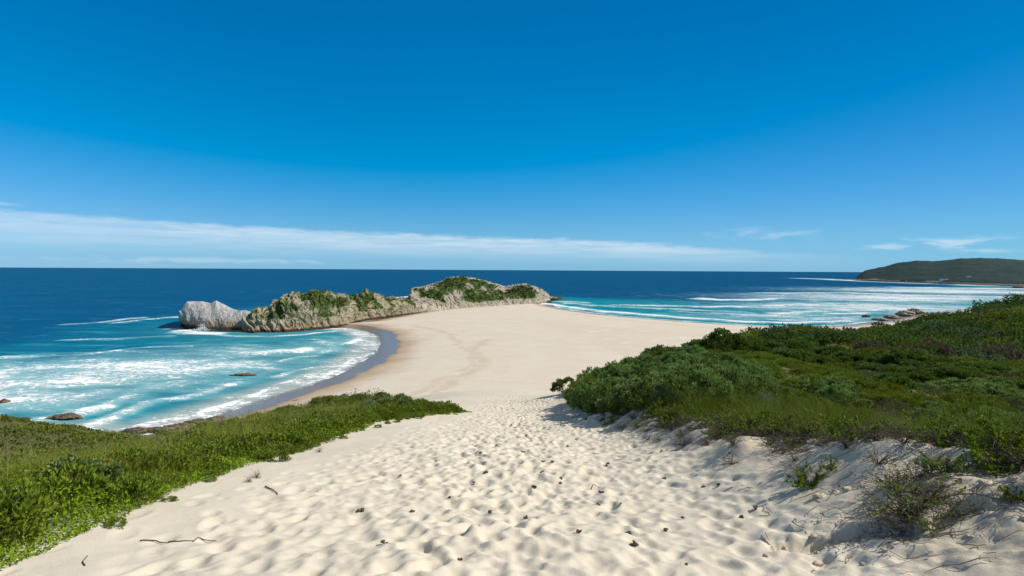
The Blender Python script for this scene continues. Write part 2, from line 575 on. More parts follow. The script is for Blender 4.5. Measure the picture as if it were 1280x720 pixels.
def mat_rock(name, c1, c2, stain, green=None, tide=2.6, scale=0.16, sandy=None, bump=0.8):
    m, t = new_mat(name)
    geo = t.n('ShaderNodeNewGeometry')
    pos = geo.outputs['Position']
    z = t.n('ShaderNodeSeparateXYZ', ins={0: pos}).outputs[2]
    nz = t.n('ShaderNodeSeparateXYZ', ins={0: geo.outputs['Normal']}).outputs[2]
    n1 = t.noise(pos, scale, 7.0, 0.65, 0.4)
    n2 = t.noise(t.mapping(pos, (1, 1, 2.2), (0.3, 0.5, 0.2)), scale * 3.0, 8.0, 0.7, 0.6)
    n3 = t.noise(pos, scale * 11.0, 6.0, 0.7)
    c = t.mix(t.ss(n1, 0.32, 0.68), c1, c2)
    c = t.mix(t.m('MULTIPLY', t.ss(n2, 0.50, 0.72), 0.75), c, stain)
    c = t.mix(t.m('MULTIPLY', t.ss(n3, 0.52, 0.72), 0.40), c, tuple(x * 0.55 for x in stain))
    n4 = t.noise(t.mapping(pos, (1, 1, 0.16), (0, 0.35, 0)), scale * 4.5, 5.0, 0.65)
    c = t.mix(t.m('MULTIPLY', t.ss(n4, 0.54, 0.70), 0.55), c, tuple(x * 0.75 for x in stain))
    zz = t.m('ADD', z, t.m('MULTIPLY', t.m('SUBTRACT', n2, 0.5), 3.4))
    ochre = t.m('MULTIPLY', t.ss(zz, tide * 2.5, tide * 1.3), 0.80)
    c = t.mix(ochre, c, (0.30, 0.225, 0.13))
    c = t.mix(t.ss(zz, tide * 1.05, tide * 0.55), c, (0.040, 0.030, 0.022))
    if green is not None:
        scrub = t.attr('scrub').outputs['Fac']
        g = t.ss(t.m('ADD', scrub, t.m('ADD', t.m('MULTIPLY', t.m('SUBTRACT', n1, 0.5), 0.9), t.m('MULTIPLY', t.m('SUBTRACT', n3, 0.5), 0.5))), 0.40, 0.62)
        gc = t.mix(n2, green, tuple(x * 1.9 for x in green))
        c = t.mix(g, c, gc)
    if sandy is not None:
        sd = t.attr('sandy').outputs['Fac']
        s = t.ss(t.m('ADD', sd, t.m('MULTIPLY', t.m('SUBTRACT', n2, 0.5), 1.3)), 0.42, 0.62)
        if green is not None:
            s = t.m('MULTIPLY', s, t.m('SUBTRACT', 1.0, g))
        c = t.mix(s, c, sandy)
    h = t.m('ADD', t.m('MULTIPLY', n2, 1.0), t.m('MULTIPLY', n3, 0.5))
    b = t.n('ShaderNodeBsdfPrincipled', ins={'Base Color': c, 'Roughness': 0.9, 'Specular IOR Level': 0.2, 'Normal': t.bump(h, bump, 0.35 / (scale * 6.25))})
    t.out(b.outputs[0])
    return m


def mat_plain(name, c, rough=0.6, spec=0.3):
    m, t = new_mat(name)
    tc = t.n('ShaderNodeTexCoord').outputs['Object']
    n = t.noise(tc, 8.0, 4.0, 0.6)
    cc = t.mix(n, tuple(x * 0.8 for x in c), tuple(min(1, x * 1.15) for x in c))
    b = t.n('ShaderNodeBsdfPrincipled', ins={'Base Color': cc, 'Roughness': rough, 'Specular IOR Level': spec})
    t.out(b.outputs[0])
    return m


M_sand, M_sea = mat_sand(), mat_sea()
M_pale = mat_rock('pale_rock', (0.34, 0.33, 0.305), (0.50, 0.485, 0.455), (0.20, 0.19, 0.17), tide=3.6, scale=0.12, bump=0.35)
M_ridge = mat_rock('ridge_rock', (0.255, 0.235, 0.145), (0.42, 0.375, 0.265), (0.12, 0.105, 0.068), (0.055, 0.075, 0.018), tide=2.2, sandy=(0.48, 0.42, 0.33))
M_peak = mat_rock('peak_rock', (0.33, 0.285, 0.215), (0.49, 0.43, 0.33), (0.15, 0.13, 0.09), (0.040, 0.066, 0.014), tide=1.0, sandy=(0.56, 0.47, 0.36))
M_shore = mat_rock('shore_rock', (0.085, 0.060, 0.048), (0.15, 0.105, 0.085), (0.035, 0.028, 0.024), tide=0.4, scale=0.9)
M_brown = mat_rock('brown_rock', (0.33, 0.25, 0.18), (0.45, 0.36, 0.28), (0.18, 0.13, 0.10), tide=0.8, scale=0.3)
M_head = mat_rock('headland_scrub', (0.004, 0.026, 0.024), (0.010, 0.036, 0.030), (0.002, 0.016, 0.016), tide=2.0, scale=0.02)  # scrub colour pushed to blue-green, distance haze put into the base colour
M_coast = mat_rock('coast_rock', (0.26, 0.19, 0.15), (0.36, 0.28, 0.23), (0.12, 0.09, 0.08), tide=2.0, scale=0.05)
M_veg = mat_veg('scrub_leaves')
M_grass = mat_veg('grass_blades', 0.32)
M_wood = mat_wood('dry_wood', (0.16, 0.13, 0.10), (0.36, 0.31, 0.26))
M_stem = mat_wood('stem_bark', (0.055, 0.042, 0.030), (0.16, 0.125, 0.09))
M_clod = mat_wood('dry_scrap', (0.055, 0.038, 0.022), (0.17, 0.12, 0.075), 40.0)
M_sandclod = mat_plain('sand_clod', (0.55, 0.465, 0.355), 0.95, 0.05)
L_greygreen = mat_leaf('grey_green_leaf', (0.125, 0.190, 0.042), (0.300, 0.395, 0.125), 0.33, obj_var=0.22)
L_olive = mat_leaf('olive_leaf', (0.105, 0.140, 0.010), (0.250, 0.300, 0.032), 0.32, obj_var=0.25)
L_dark = mat_leaf('dark_leaf', (0.050, 0.090, 0.013), (0.150, 0.225, 0.040), 0.30, obj_var=0.25)
L_bright = mat_leaf('bright_leaf', (0.095, 0.155, 0.008), (0.230, 0.295, 0.028), 0.32, rough=0.6, obj_var=0.15, spec=0.15)
L_silver = mat_leaf('silver_leaf', (0.150, 0.195, 0.120), (0.320, 0.380, 0.270), 0.15, obj_var=0.10)
L_reed = mat_leaf('reed_stem', (0.075, 0.115, 0.010), (0.185, 0.240, 0.026), 0.32, obj_var=0.25, dead=(0.17, 0.13, 0.05))
L_brown = mat_leaf('dry_leaf', (0.095, 0.075, 0.045), (0.200, 0.160, 0.105), 0.12, obj_var=0.2)

# ------------------------------------------------------------------ ground: shape of the land
LAND = [(-330, -80), (-290, 40), (-190, 118), (-150, 128), (-93.7,129.7), (-87.4,134.3), (-84.1,139.8), (-81.7,148.1), (-77.6,161.5), (-73.2,178.8), (-68.4,193.9),
        (-65.1,214.9), (-64.0,238.9), (-64.5,266.2), (-68.9,300.3), (-79.5,340.0), (-94.4,368.4), (-108.6,385.5), (-122, 388), (-135, 396),
        (-132, 408), (-112, 430), (-95, 500), (-70, 580), (-20, 650), (25, 668), (48, 650), (45.6,621.6), (62.8,556.5), (85.4,504.2), (107.6,476.4),
        (132.9,448.4), (156.5,426.6), (180.6,412.8), (207.5,408.5), (240.7,416.2), (296.1,458.5), (395.3,550.1), (520, 620), (820, 770), (1300, 1180),
        (1500, 1640), (1900, 1750), (2600, 1700), (2600, -200), (-330, -200)]

# control points of the dune, x y z
CTRL = []
for yy, cx in ((-40, 0), (-15, 0), (0, 0), (6, 0), (12, 0), (18, 0), (25, 0.4), (32, 0.5), (40, 0.3), (55, 0), (75, 0), (100, 0), (130, 0), (160, 0)):
    for dx in (-2.8, 0, 2.6):
        CTRL.append((cx + dx, yy, 38.3 - 0.2 * yy))
CTRL += [(-4.6, 4.5, 37.45), (-5.2, 10.9, 36.15), (-5.3, 18, 34.75), (-5.0, 26, 33.2), (-3.4, 31, 32.2),
         (-7, 6, 37.2), (-10.5, 12, 35.3), (-9.6, 20, 34.25), (-9.3, 30, 32.65), (-8.4, 36, 31.8), (-4.5, 36, 31.0), (-12, 4, 36.8), (-18, 25, 31.2), (-15, 40, 29.0),
         (-22, 12, 33.2), (-30, 34, 28.3), (-40, 45, 27.6), (-54, 45, 28.3), (-48, 38, 28.2), (-30, 44, 26.6), (-26, 52, 23.5), (-50, 60, 20), (-62, 80, 11), (-40, 95, 9), (-72, 112, 2.0), (-95, 122, -1.5), (-120, 112, 1.0),
         (-30, 120, 10), (-18, 80, 20), (-10, 60, 26), (-14, 120, 14), (-30, 150, 5), (-60, 135, -1), (-80, 50, 16), (-110, 40, 9), (-60, 20, 28), (-60, -30, 30), (-110, -40, 18),
         (-12, 100, 17.5), (-25, 170, 0), (20, 170, 3), (-14, 155, 6.5), (14, 150, 8),
         # bank to the right of the path and the bushy ridge behind it
         (3.3, 5.7, 37.15), (3.3, 7.5, 36.82), (4.3, 6.4, 37.5), (5.6, 6.3, 37.75), (6.6, 6.6, 37.8), (4.2, 8.6, 37.0), (5.3, 8.4, 37.35), (6.2, 9.0, 37.3), (3.5, 10.6, 36.2), (4.4, 10.5, 36.62), (5.2, 10.4, 36.88), (6.2, 11.4, 36.75), (5.1, 13.8, 36.2), (4.3, 13.2, 35.95),
         (3.8, 15, 35.35), (5.0, 18.7, 35.25), (3.9, 19.5, 34.5), (3.6, 24.9, 33.55), (5.0, 23, 34.5), (4.6, 29, 33.1), (6.5, 28, 33.9), (4.2, 38, 31.3), (4.0, 46, 29.9),
         (7.5, 34, 33.2), (10, 40, 32.6), (13, 46, 32.3), (9, 24, 34.6), (12, 30, 33.6), (22, 60, 31.2), (16, 62, 29.8), (10, 62, 27.2), (8, 52, 29.6),
         (3.6, 1.5, 38.2), (6, 2.5, 38.4), (10, 3, 38.2), (12.5, 25, 33.6), (9, 14, 35.6), (10.8, 12, 35.9), (14, 5, 37.4), (20, 18, 34.2), (27, 30, 32.3), (30, 8, 35.5), (45, 25, 33),
         (36, 50, 30.0), (30, 60, 30.4), (48, 65, 29.4), (72, 80, 28.2), (60, 40, 31.2), (100, 60, 33), (108, 120, 29.8), (50, 100, 28.8), (65, 100, 26.3), (66, 130, 23.2), (46, 110, 25.8),
         (23, 72, 29.2), (103, 160, 19.2), (134, 170, 22.8), (162, 180, 29.6), (150, 130, 35), (200, 150, 38), (200, 60, 38), (100, 0, 38), (200, -40, 40), (40, -30, 40),
         (130, 250, 7), (200, 265, 9), (100, 200, 12), (60, 160, 12), (46, 135, 19), (22, 105, 18), (33, 128, 13.5), (36, 106, 23), (28, 90, 25.5), (16, 85, 22), (14, 120, 14.2), (250, 220, 26), (250, 300, 10)]
CTRL = np.array(CTRL, float)


def tps_fit(C):
    n = len(C)
    d2 = ((C[:, None, :2] - C[None, :, :2]) ** 2).sum(2)
    K = 0.5 * d2 * np.log(d2 + 1e-9)
    K[np.arange(n), np.arange(n)] = 0.6
    A = np.zeros((n + 3, n + 3))
    A[:n, :n] = K
    A[:n, n] = 1
    A[:n, n + 1:] = C[:, :2]
    A[n:, :n] = A[:n, n:].T
    return np.linalg.solve(A, np.concatenate([C[:, 2], np.zeros(3)]))


TW = tps_fit(CTRL)


def dune(x, y):
    s = x.shape
    x, y = x.ravel(), y.ravel()
    o = np.empty(len(x))
    for i in range(0, len(x), 60000):
        a, b = x[i:i + 60000, None].astype(np.float32), y[i:i + 60000, None].astype(np.float32)
        d2 = (a - CTRL[None, :, 0].astype(np.float32)) ** 2 + (b - CTRL[None, :, 1].astype(np.float32)) ** 2
        K = 0.5 * d2 * np.log(d2 + 1e-9)
        o[i:i + 60000] = K.astype(np.float64) @ TW[:-3] + TW[-3] + TW[-2] * a[:, 0] + TW[-1] * b[:, 0]
    return o.reshape(s)


def beach_z(x, y):
    d = sdist(x, y, LAND)
    zb = np.where(d > 0, 3.6 * (1 - np.exp(-np.maximum(d, 0) / 30.0)), 0.11 * d)
    return np.maximum(zb, -9.0), d


def land_z(x, y):
    zb, d = beach_z(x, y)
    near = (x > -135) & (x < 290) & (y < 300)
    zd = np.full(x.shape, -30.0)
    if near.any():
        zd[near] = dune(x[near], y[near])
    # fade the dune sheet out at the rim of its control points
    edge = np.maximum.reduce([sstep(x, 250, 290), sstep(y, 255, 300), sstep(-x, 110, 135)])
    zd = zd - edge * 40
    k = 1.2
    m = np.maximum(zb, zd)
    z = m + k * np.exp(-np.abs(zb - zd) / k) * 0.35
    return z, zb, zd, d


# vegetated ground: right slope, left bank
VEG_R = [(6.4, -5), (5.75, 5.2), (5.5, 6.4), (5.4, 7.6), (5.35, 9.0), (5.25, 10.4), (5.2, 12.2), (5.0, 14.1), (5.1, 18.7), (4.2, 22.0), (3.4, 25.0), (3.6, 30), (3.9, 36), (5.2, 44), (7.5, 52), (11, 64), (16, 78), (22, 88),
         (30, 104), (42, 128), (62, 158), (100, 200), (150, 260), (240, 290), (330, 330), (420, 520), (900, 650), (900, -60), (8, -60)]
VEG_L = [(-5.4, -20), (-4.7, 3.0), (-4.42, 4.6), (-4.7, 7.2), (-5.2, 10.9), (-5.35, 14.5), (-5.3, 18), (-5.2, 22.5), (-4.2, 27.0), (-2.5, 30.3), (-2.7, 32.6), (-4.5, 36), (-8, 43), (-14, 56), (-22, 75), (-38, 98),
         (-58, 118), (-75, 126), (-130, 128), (-180, 105), (-280, 30), (-320, -60)]


def veg_mask(x, y):
    n = fbm2(x, y, 0.9, 3, 5) * 0.35 + fbm2(x, y, 0.12, 2, 9) * 0.5 * sstep(y, 30, 90)
    r = sstep(sdist(x, y, VEG_R) + n, 0.0, 0.9)
    l = sstep(sdist(x, y, VEG_L) + n, 0.0, 0.8)
    return r, l


def build_ground():
    xs = graded(-6.6, 6.6, 0.034, -420, 1600, 1.035, 24.0)
    ys = [2.6]
    while ys[-1] < 900:
        ys.append(ys[-1] + max(0.027, min(ys[-1] * 0.0044, 3.0)))
    pre, s, v = [], 0.027, 2.6
    while v > -120:
        s *= 1.12
        v -= min(s, 12)
        pre.append(v)
    ext, s, v = [], 3.0, ys[-1]
    while v < 1900:
        s *= 1.1
        v += s
        ext.append(v)
    ys = np.array(pre[::-1] + ys + ext)
    X, Y = np.meshgrid(xs, ys)
    Z, zb, zd, d = land_z(X, Y)
    vr, vl = veg_mask(X, Y)
    veg = np.maximum(vr, vl) * sstep(zd, 1.0, 5.0)
    veg = np.maximum(veg, sstep(X, 330, 420) * sstep(d, 25, 60))
    duneness = sstep(zd - zb, -0.5, 1.5)
    # hummocks that the plants hold together along the lip of the bank
    lip = [(6.6, 4.6), (5.8, 5.8), (5.55, 6.8), (5.45, 7.8), (5.4, 9.0), (5.3, 10.3), (5.2, 12), (5.1, 13.6), (5.1, 15), (5.2, 17), (5.0, 19), (4.5, 21.2), (3.9, 23.4)]
    near_ = (Y > 3) & (Y < 26) & (X > 2) & (X < 9)
    hm = np.zeros_like(Z)
    hx, hy = X[near_], Y[near_]
    dl = dist_line(hx + 0.35 + 0.45 * fbm2(hx, hy, 0.9, 2, 25), hy, lip)
    hm[near_] = np.exp(-(dl / 0.62) ** 2) * np.clip(0.5 + 1.0 * fbm2(hx, hy, 0.75, 2, 27), 0, 1.2) * 0.34
    hm[near_] += 0.085 * sstep(dl, 2.2, 0.6) * fbm2(hx, hy, 2.1, 5, 29, 0.6)
    Z += hm
    # soft wind-shaped lumps
    Z += duneness * (fbm2(X, Y, 0.35, 3, 21) * 0.10 + fbm2(X, Y, 1.6, 3, 31) * 0.022)
    Z += veg * fbm2(X, Y, 0.16, 3, 44) * sstep(Y, 15, 60) * 0.8
    rng = np.random.default_rng(3)

    def dent(x, y, a, b, th, depth, rim, flat=2.0):
        R = max(a, b) * 2.0
        i0, i1 = np.searchsorted(xs, (x - R, x + R))
        j0, j1 = np.searchsorted(ys, (y - R, y + R))
        if i1 - i0 < 2 or j1 - j0 < 2:
            return
        gx, gy = X[j0:j1, i0:i1] - x, Y[j0:j1, i0:i1] - y
        c, s_ = math.cos(th), math.sin(th)
        u, v_ = (gx * c + gy * s_) / b, (-gx * s_ + gy * c) / a
        r = np.sqrt(u * u + v_ * v_)
        Z[j0:j1, i0:i1] += -depth * np.exp(-np.power(r, 2 * flat)) + rim * np.exp(-((r - 1.25) / 0.34) ** 2)

    # footprints: tracks of many walkers up and down the path, denser in the middle
    def path_c(y):
        return np.interp(y, [0, 10, 20, 30, 45, 70, 120, 160], [-0.3, -0.2, 0.1, 0.5, 0.3, 0.0, -1.0, -3.0])

    def path_w(y):
        return np.interp(y, [0, 10, 20, 30, 45, 70, 120, 160], [3.4, 3.4, 3.2, 2.7, 3.0, 4.5, 7.0, 9.0])
    n = 0
    for k in range(128):
        off = float(np.clip(rng.normal(0.08, 0.52), -1.15, 1.05))
        y = rng.uniform(1.5, 4.0)
        side = 1
        ph = rng.uniform(0, 6.28)
        while y < 110:
            st = rng.uniform(0.48, 0.78)
            y += st
            if y > 45 and rng.random() < 0.35:
                continue
            o2 = off + 0.10 * math.sin(y * 0.23 + ph)
            x = path_c(y) + o2 * path_w(y) + side * rng.uniform(0.08, 0.17) + rng.normal(0, 0.06)
            side = -side
            sc_ = rng.uniform(0.85, 1.45)
            dent(x, y, 0.17 * sc_, 0.095 * sc_, rng.normal(0, 0.35), rng.uniform(0.010, 0.032), rng.uniform(0.003, 0.010), rng.uniform(0.8, 1.9))
            n += 1
    for k in range(500):                               # heel digs and slides
        y = 2.6 + 40 * rng.random() ** 1.6
        x = path_c(y) + np.clip(rng.normal(0.1, 0.5), -1.1, 1.0) * path_w(y)
        dent(x, y, rng.uniform(0.05, 0.10), rng.uniform(0.04, 0.08), rng.uniform(0, 3.1), rng.uniform(0.012, 0.032), rng.uniform(0.003, 0.010), 1.0)
    tram = np.exp(-((X - path_c(Y)) / (path_w(Y) * 0.85)) ** 4) * duneness * sstep(Y, 120, 60)
    Z += tram * (fbm2(X, Y, 2.6, 2, 60) * 0.016 + fbm2(X, Y, 4.2, 4, 61, 0.6) * 0.015 + fbm2(X, Y, 11.0, 2, 62) * 0.007)
    # crumbling scarps on the bank, sand kicked loose below them
    for pts, hgt, wd in (([(3.05, 6.05), (3.5, 6.1), (3.9, 5.95), (4.1, 5.7)], 0.12, 0.40),
                         ([(4.55, 5.72), (4.9, 5.62), (5.25, 5.55), (5.45, 5.3)], 0.12, 0.36)):
        dl = dist_line(X, Y, pts)
        w = sstep(dl, wd, wd * 0.35)
        ax, ay = np.array(pts).mean(0)
        prof = np.interp(X, [p_[0] for p_ in pts], [p_[1] for p_ in pts])
        wob = fbm2(X, Y, 5.0, 3, 71) * 0.06
        below = sstep(prof - Y + wob, 0.0, 0.035)
        Z -= hgt * below * w
        Z += 0.045 * w * fbm2(X, Y, 9.0, 4, 72)
    kick = sstep(dist_line(X, Y, [(3.0, 5.5), (4.0, 5.0), (5.5, 4.6)]), 1.1, 0.2)
    Z += kick * fbm2(X, Y, 7.0, 5, 75, 0.62) * 0.060
    # meandering wet tracks on the beach
    stain = np.zeros_like(Z)
    far = (Y > 150) & (Y < 420) & (np.abs(X) < 120)
    for pts, wd in (([(-11.8,302.8), (-15.5,276.9), (-20.2,262.7), (-13.5,241.1), (-10.2,228.5), (-12.3,210.0), (-17.9,197.1), (-20.3,185.7), (-22.1,171.0), (-22.5,160.3)], 3.6),
                    ([(-36.4,324.2), (-27.5,288.6), (-18.4,252.6), (-14.9,222.5), (-18.7,208.1)], 2.2),
                    ([(-64.0,378.9), (-46.7,349.9), (-34.2,325.0)], 4.0),
                    ([(-22.1,196.9), (-27.1,175.5), (-30.8,162.2)], 3.0)):
        xx, yy = X[far], Y[far]
        wob = fbm2(xx, yy, 0.11, 3, 81) * 3.0
        dl = dist_line(xx + wob, yy, pts)
        stain[far] = np.maximum(stain[far], sstep(dl, wd, wd * 0.35))
    dl2 = dist_line(X, Y + fbm2(X, Y, 0.02, 2, 83) * 6, [(37.0,523.3), (74.4,439.0), (110.0,389.7), (143.5,350.6)])
    stain = np.maximum(stain, 0.55 * sstep(dl2, 6, 2) * (Y > 300))
    stain *= 0.6 + 0.5 * fbm2(X, Y, 0.25, 3, 85)
    bank = sstep(X, 3.1, 4.3) * sstep(X, 12, 8) * sstep(Y, 26, 20) * (0.75 + 0.4 * fbm2(X, Y, 1.1, 3, 87))  # where slope shade and humus darken the sand colour
    beach = 1 - duneness * sstep(Y, 175, 120)
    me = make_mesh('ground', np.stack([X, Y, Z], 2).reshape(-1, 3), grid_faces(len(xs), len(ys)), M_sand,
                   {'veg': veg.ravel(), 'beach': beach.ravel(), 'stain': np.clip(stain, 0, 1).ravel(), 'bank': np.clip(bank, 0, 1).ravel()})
    o = link('ground', me)
    tag(o, kind='structure')
    return xs, ys, Z


GXS, GYS, GZ = build_ground()


def gz(x, y):
    """height of the finished ground"""
    x, y = np.atleast_1d(np.asarray(x, float)), np.atleast_1d(np.asarray(y, float))
    i = np.clip(np.searchsorted(GXS, x) - 1, 0, len(GXS) - 2)
    j = np.clip(np.searchsorted(GYS, y) - 1, 0, len(GYS) - 2)
    fx = np.clip((x - GXS[i]) / (GXS[i + 1] - GXS[i]), 0, 1)
    fy = np.clip((y - GYS[j]) / (GYS[j + 1] - GYS[j]), 0, 1)
    return (GZ[j, i] * (1 - fx) + GZ[j, i + 1] * fx) * (1 - fy) + (GZ[j + 1, i] * (1 - fx) + GZ[j + 1, i + 1] * fx) * fy


def gz1(x, y):
    return float(gz(x, y)[0])


# ------------------------------------------------------------------ sea
# lines of white water: points, half-width in metres, strength, height of the wave under it
SURF = [
    # bay on the left
    ([(-94.1,130.3), (-87.9,134.9), (-84.5,140.5), (-82.1,148.8), (-77.8,162.0), (-73.2,178.8), (-68.4,193.9), (-65.1,214.9), (-64.0,238.9), (-64.5,266.2), (-68.9,300.3), (-79.5,340.0), (-94.4,368.4)], 1.6, 0.80, 0.0),
    ([(-65.5,276.7), (-71.3,249.3), (-69.1,227.0), (-68.3,205.3), (-70.7,196.6)], 2.0, 0.85, 0.15),
    ([(-77.5,202.8), (-80.1,194.9), (-81.5,182.1), (-82.8,169.8), (-85.7,160.3), (-86.9,153.7), (-93.1,146.2), (-95.3,140.3)], 2.4, 0.90, 0.35),
    ([(-87.9,302.8), (-88.5,323.8)], 3.5, 0.95, 0.4),
    ([(-120.4,267.6), (-114.3,274.8), (-105.9,275.1), (-105.0,286.5)], 7.0, 0.80, 0.5),
    ([(-105.6,312.2), (-98.4,302.3), (-90.2,287.1), (-92.3,272.9)], 4.0, 0.68, 0.2),
    ([(-122.2,322.3), (-109.9,321.0)], 2.5, 0.65, 0.1),
    ([(-80.3,230.4), (-84.2,220.3), (-86.5,207.9)], 3.0, 0.72, 0.3),
    ([(-90.6,260.2), (-96.8,255.2), (-98.9,246.1)], 3.5, 0.68, 0.2),
    ([(-106.7,142.2), (-106.6,151.6), (-106.5,161.3), (-105.9,170.3), (-100.7,178.1)], 4.5, 0.85, 0.5),
    ([(-100.6,173.6), (-100.1,186.5), (-95.4,198.7)], 4.0, 0.70, 0.3),
    ([(-119.6,165.9), (-118.5,182.3), (-114.7,198.1)], 5.0, 0.66, 0.2),
    ([(-113.8,237.2), (-118.7,218.3), (-130.3,209.7)], 7.0, 0.70, 0.2),
    ([(-146.9,162.3), (-139.9,170.5), (-132.0,176.2)], 8.0, 0.72, 0.3),
    ([(-125.6,147.9), (-119.7,153.8), (-117.5,163.0)], 5.0, 0.72, 0.3),
    ([(-175.1,193.6), (-158.6,196.9), (-144.8,209.3)], 9.0, 0.60, 0.3),
    ([(-226.3,250.5), (-198.9,256.2), (-185.8,280.3), (-167.6,289.9)], 5.0, 0.44, 0.5),
    ([(-245.4,313.0), (-222.1,321.4), (-200.2,334.2)], 5.0, 0.44, 0.5),
    ([(-214.1,367.0), (-198.2,355.9), (-185.2,347.6), (-159.2,332.1), (-141.6,335.0), (-126.8,346.1), (-115.6,364.9)], 4.0, 0.72, 0.0),
    ([(-211.8,364.7), (-197.1,351.4), (-182.3,347.7)], 6.5, 0.95, 0.3),
    ([(-310.6,396.3), (-299.7,408.9), (-300.5,428.3), (-302.1,445.8), (-295.3,453.7)], 5.0, 0.62, 0.6),
    ([(-285.3,409.8), (-282.0,439.8), (-273.2,462.9)], 5.0, 0.68, 0.7),
    ([(-225.5,373.9), (-216.7,376.9)], 4.0, 0.8, 0.2),
    # behind the island
    ([(-169.2,770.9), (-158.7,805.7), (-149.6,830.9)], 14.0, 0.75, 0.3),
    ([(-10, 690), (40, 720), (72, 730), (95, 700)], 8.0, 0.7, 0.3),
    # bay on the right
    ([(42.6,628.2), (63.7,564.2), (86.6,511.5), (109.0,482.9), (135.0,455.6), (159.4,434.5), (183.8,420.2), (211.8,416.9), (246.1,425.6), (300.9,466.0)], 2.5, 0.85, 0.0),
    ([(35.0,688.2), (68.2,603.9), (93.7,553.5), (117.4,520.2), (145.5,491.1), (170.6,465.2), (196.3,448.8), (225.3,443.7), (270.6,456.9)], 5.0, 0.95, 0.5),
    ([(60.6,716.6), (91.2,646.7), (130.2,615.6), (175.9,594.1), (220.1,557.8)], 6.0, 0.58, 0.4),
    ([(125.0,657.2), (182.5,647.6), (215.2,636.3), (283.6,649.3), (359.8,694.2)], 7.0, 0.86, 0.8),
    ([(274.8,826.9), (288.8,788.7), (323.6,792.4), (392.0,826.1)], 11.0, 0.97, 1.3),
    ([(478.6,1046.3), (528.1,1042.3), (602.8,1070.7), (646.5,1058.4), (686.8,995.8), (755.0,952.7)], 13.0, 0.90, 1.2),
    ([(465.1,786.4), (519.8,802.5), (560.6,796.3), (589.2,769.2)], 10.0, 0.86, 0.9),
    ([(567.4,916.1), (598.7,868.0), (668.7,863.6)], 12.0, 0.75, 0.7),
    ([(390.6,605.4), (422.2,616.7)], 5.0, 0.95, 0.9),
    ([(783.1,1223.3), (819.3,1233.6)], 12.0, 0.95, 1.0),
    ([(1049.7,1463.1), (1157.3,1469.1), (1290.3,1411.1)], 42.0, 0.86, 0.6),
    ([(828.2,1154.1), (938.5,1170.1), (1046.4,1144.1)], 26.0, 0.84, 0.8),
    ([(763.3,968.4), (843.0,921.4)], 20.0, 0.8, 0.6),
    ([(1732.6,3501.3), (1714.3,3150.8), (1569.8,2590.3)], 34.0, 0.90, 0.0),
    ([(1578.3,2672.7), (1503.1,2375.4), (1476.1,2186.9), (1456.3,1979.9), (1458.2,1803.1), (1456.5,1592.9)], 22.0, 0.86, 0.0),
    ([(311.2,543.9), (355.2,562.6)], 5.0, 0.72, 0.4),
    ([(251.0,539.5), (293.8,563.4), (355.2,615.0)], 6.0, 0.70, 0.4),
    ([(228.1,468.8), (289.2,488.4)], 5.0, 0.7, 0.2),
    ([(171.9,554.1), (215.6,527.2), (247.9,502.3)], 6.0, 0.60, 0.3),
]
AREAS = [(-215, 198, 115, 44, 0.72), (-150, 232, 60, 36, 0.58), (-300, 205, 90, 40, 0.64), (-165, 172, 46, 24, 0.56), (-95, 290, 26, 50, 0.34), (-135, 275, 60, 30, 0.34),
         (250, 500, 130, 60, 0.44), (420, 650, 190, 120, 0.66), (600, 900, 260, 170, 0.68), (950, 1250, 320, 240, 0.68)]


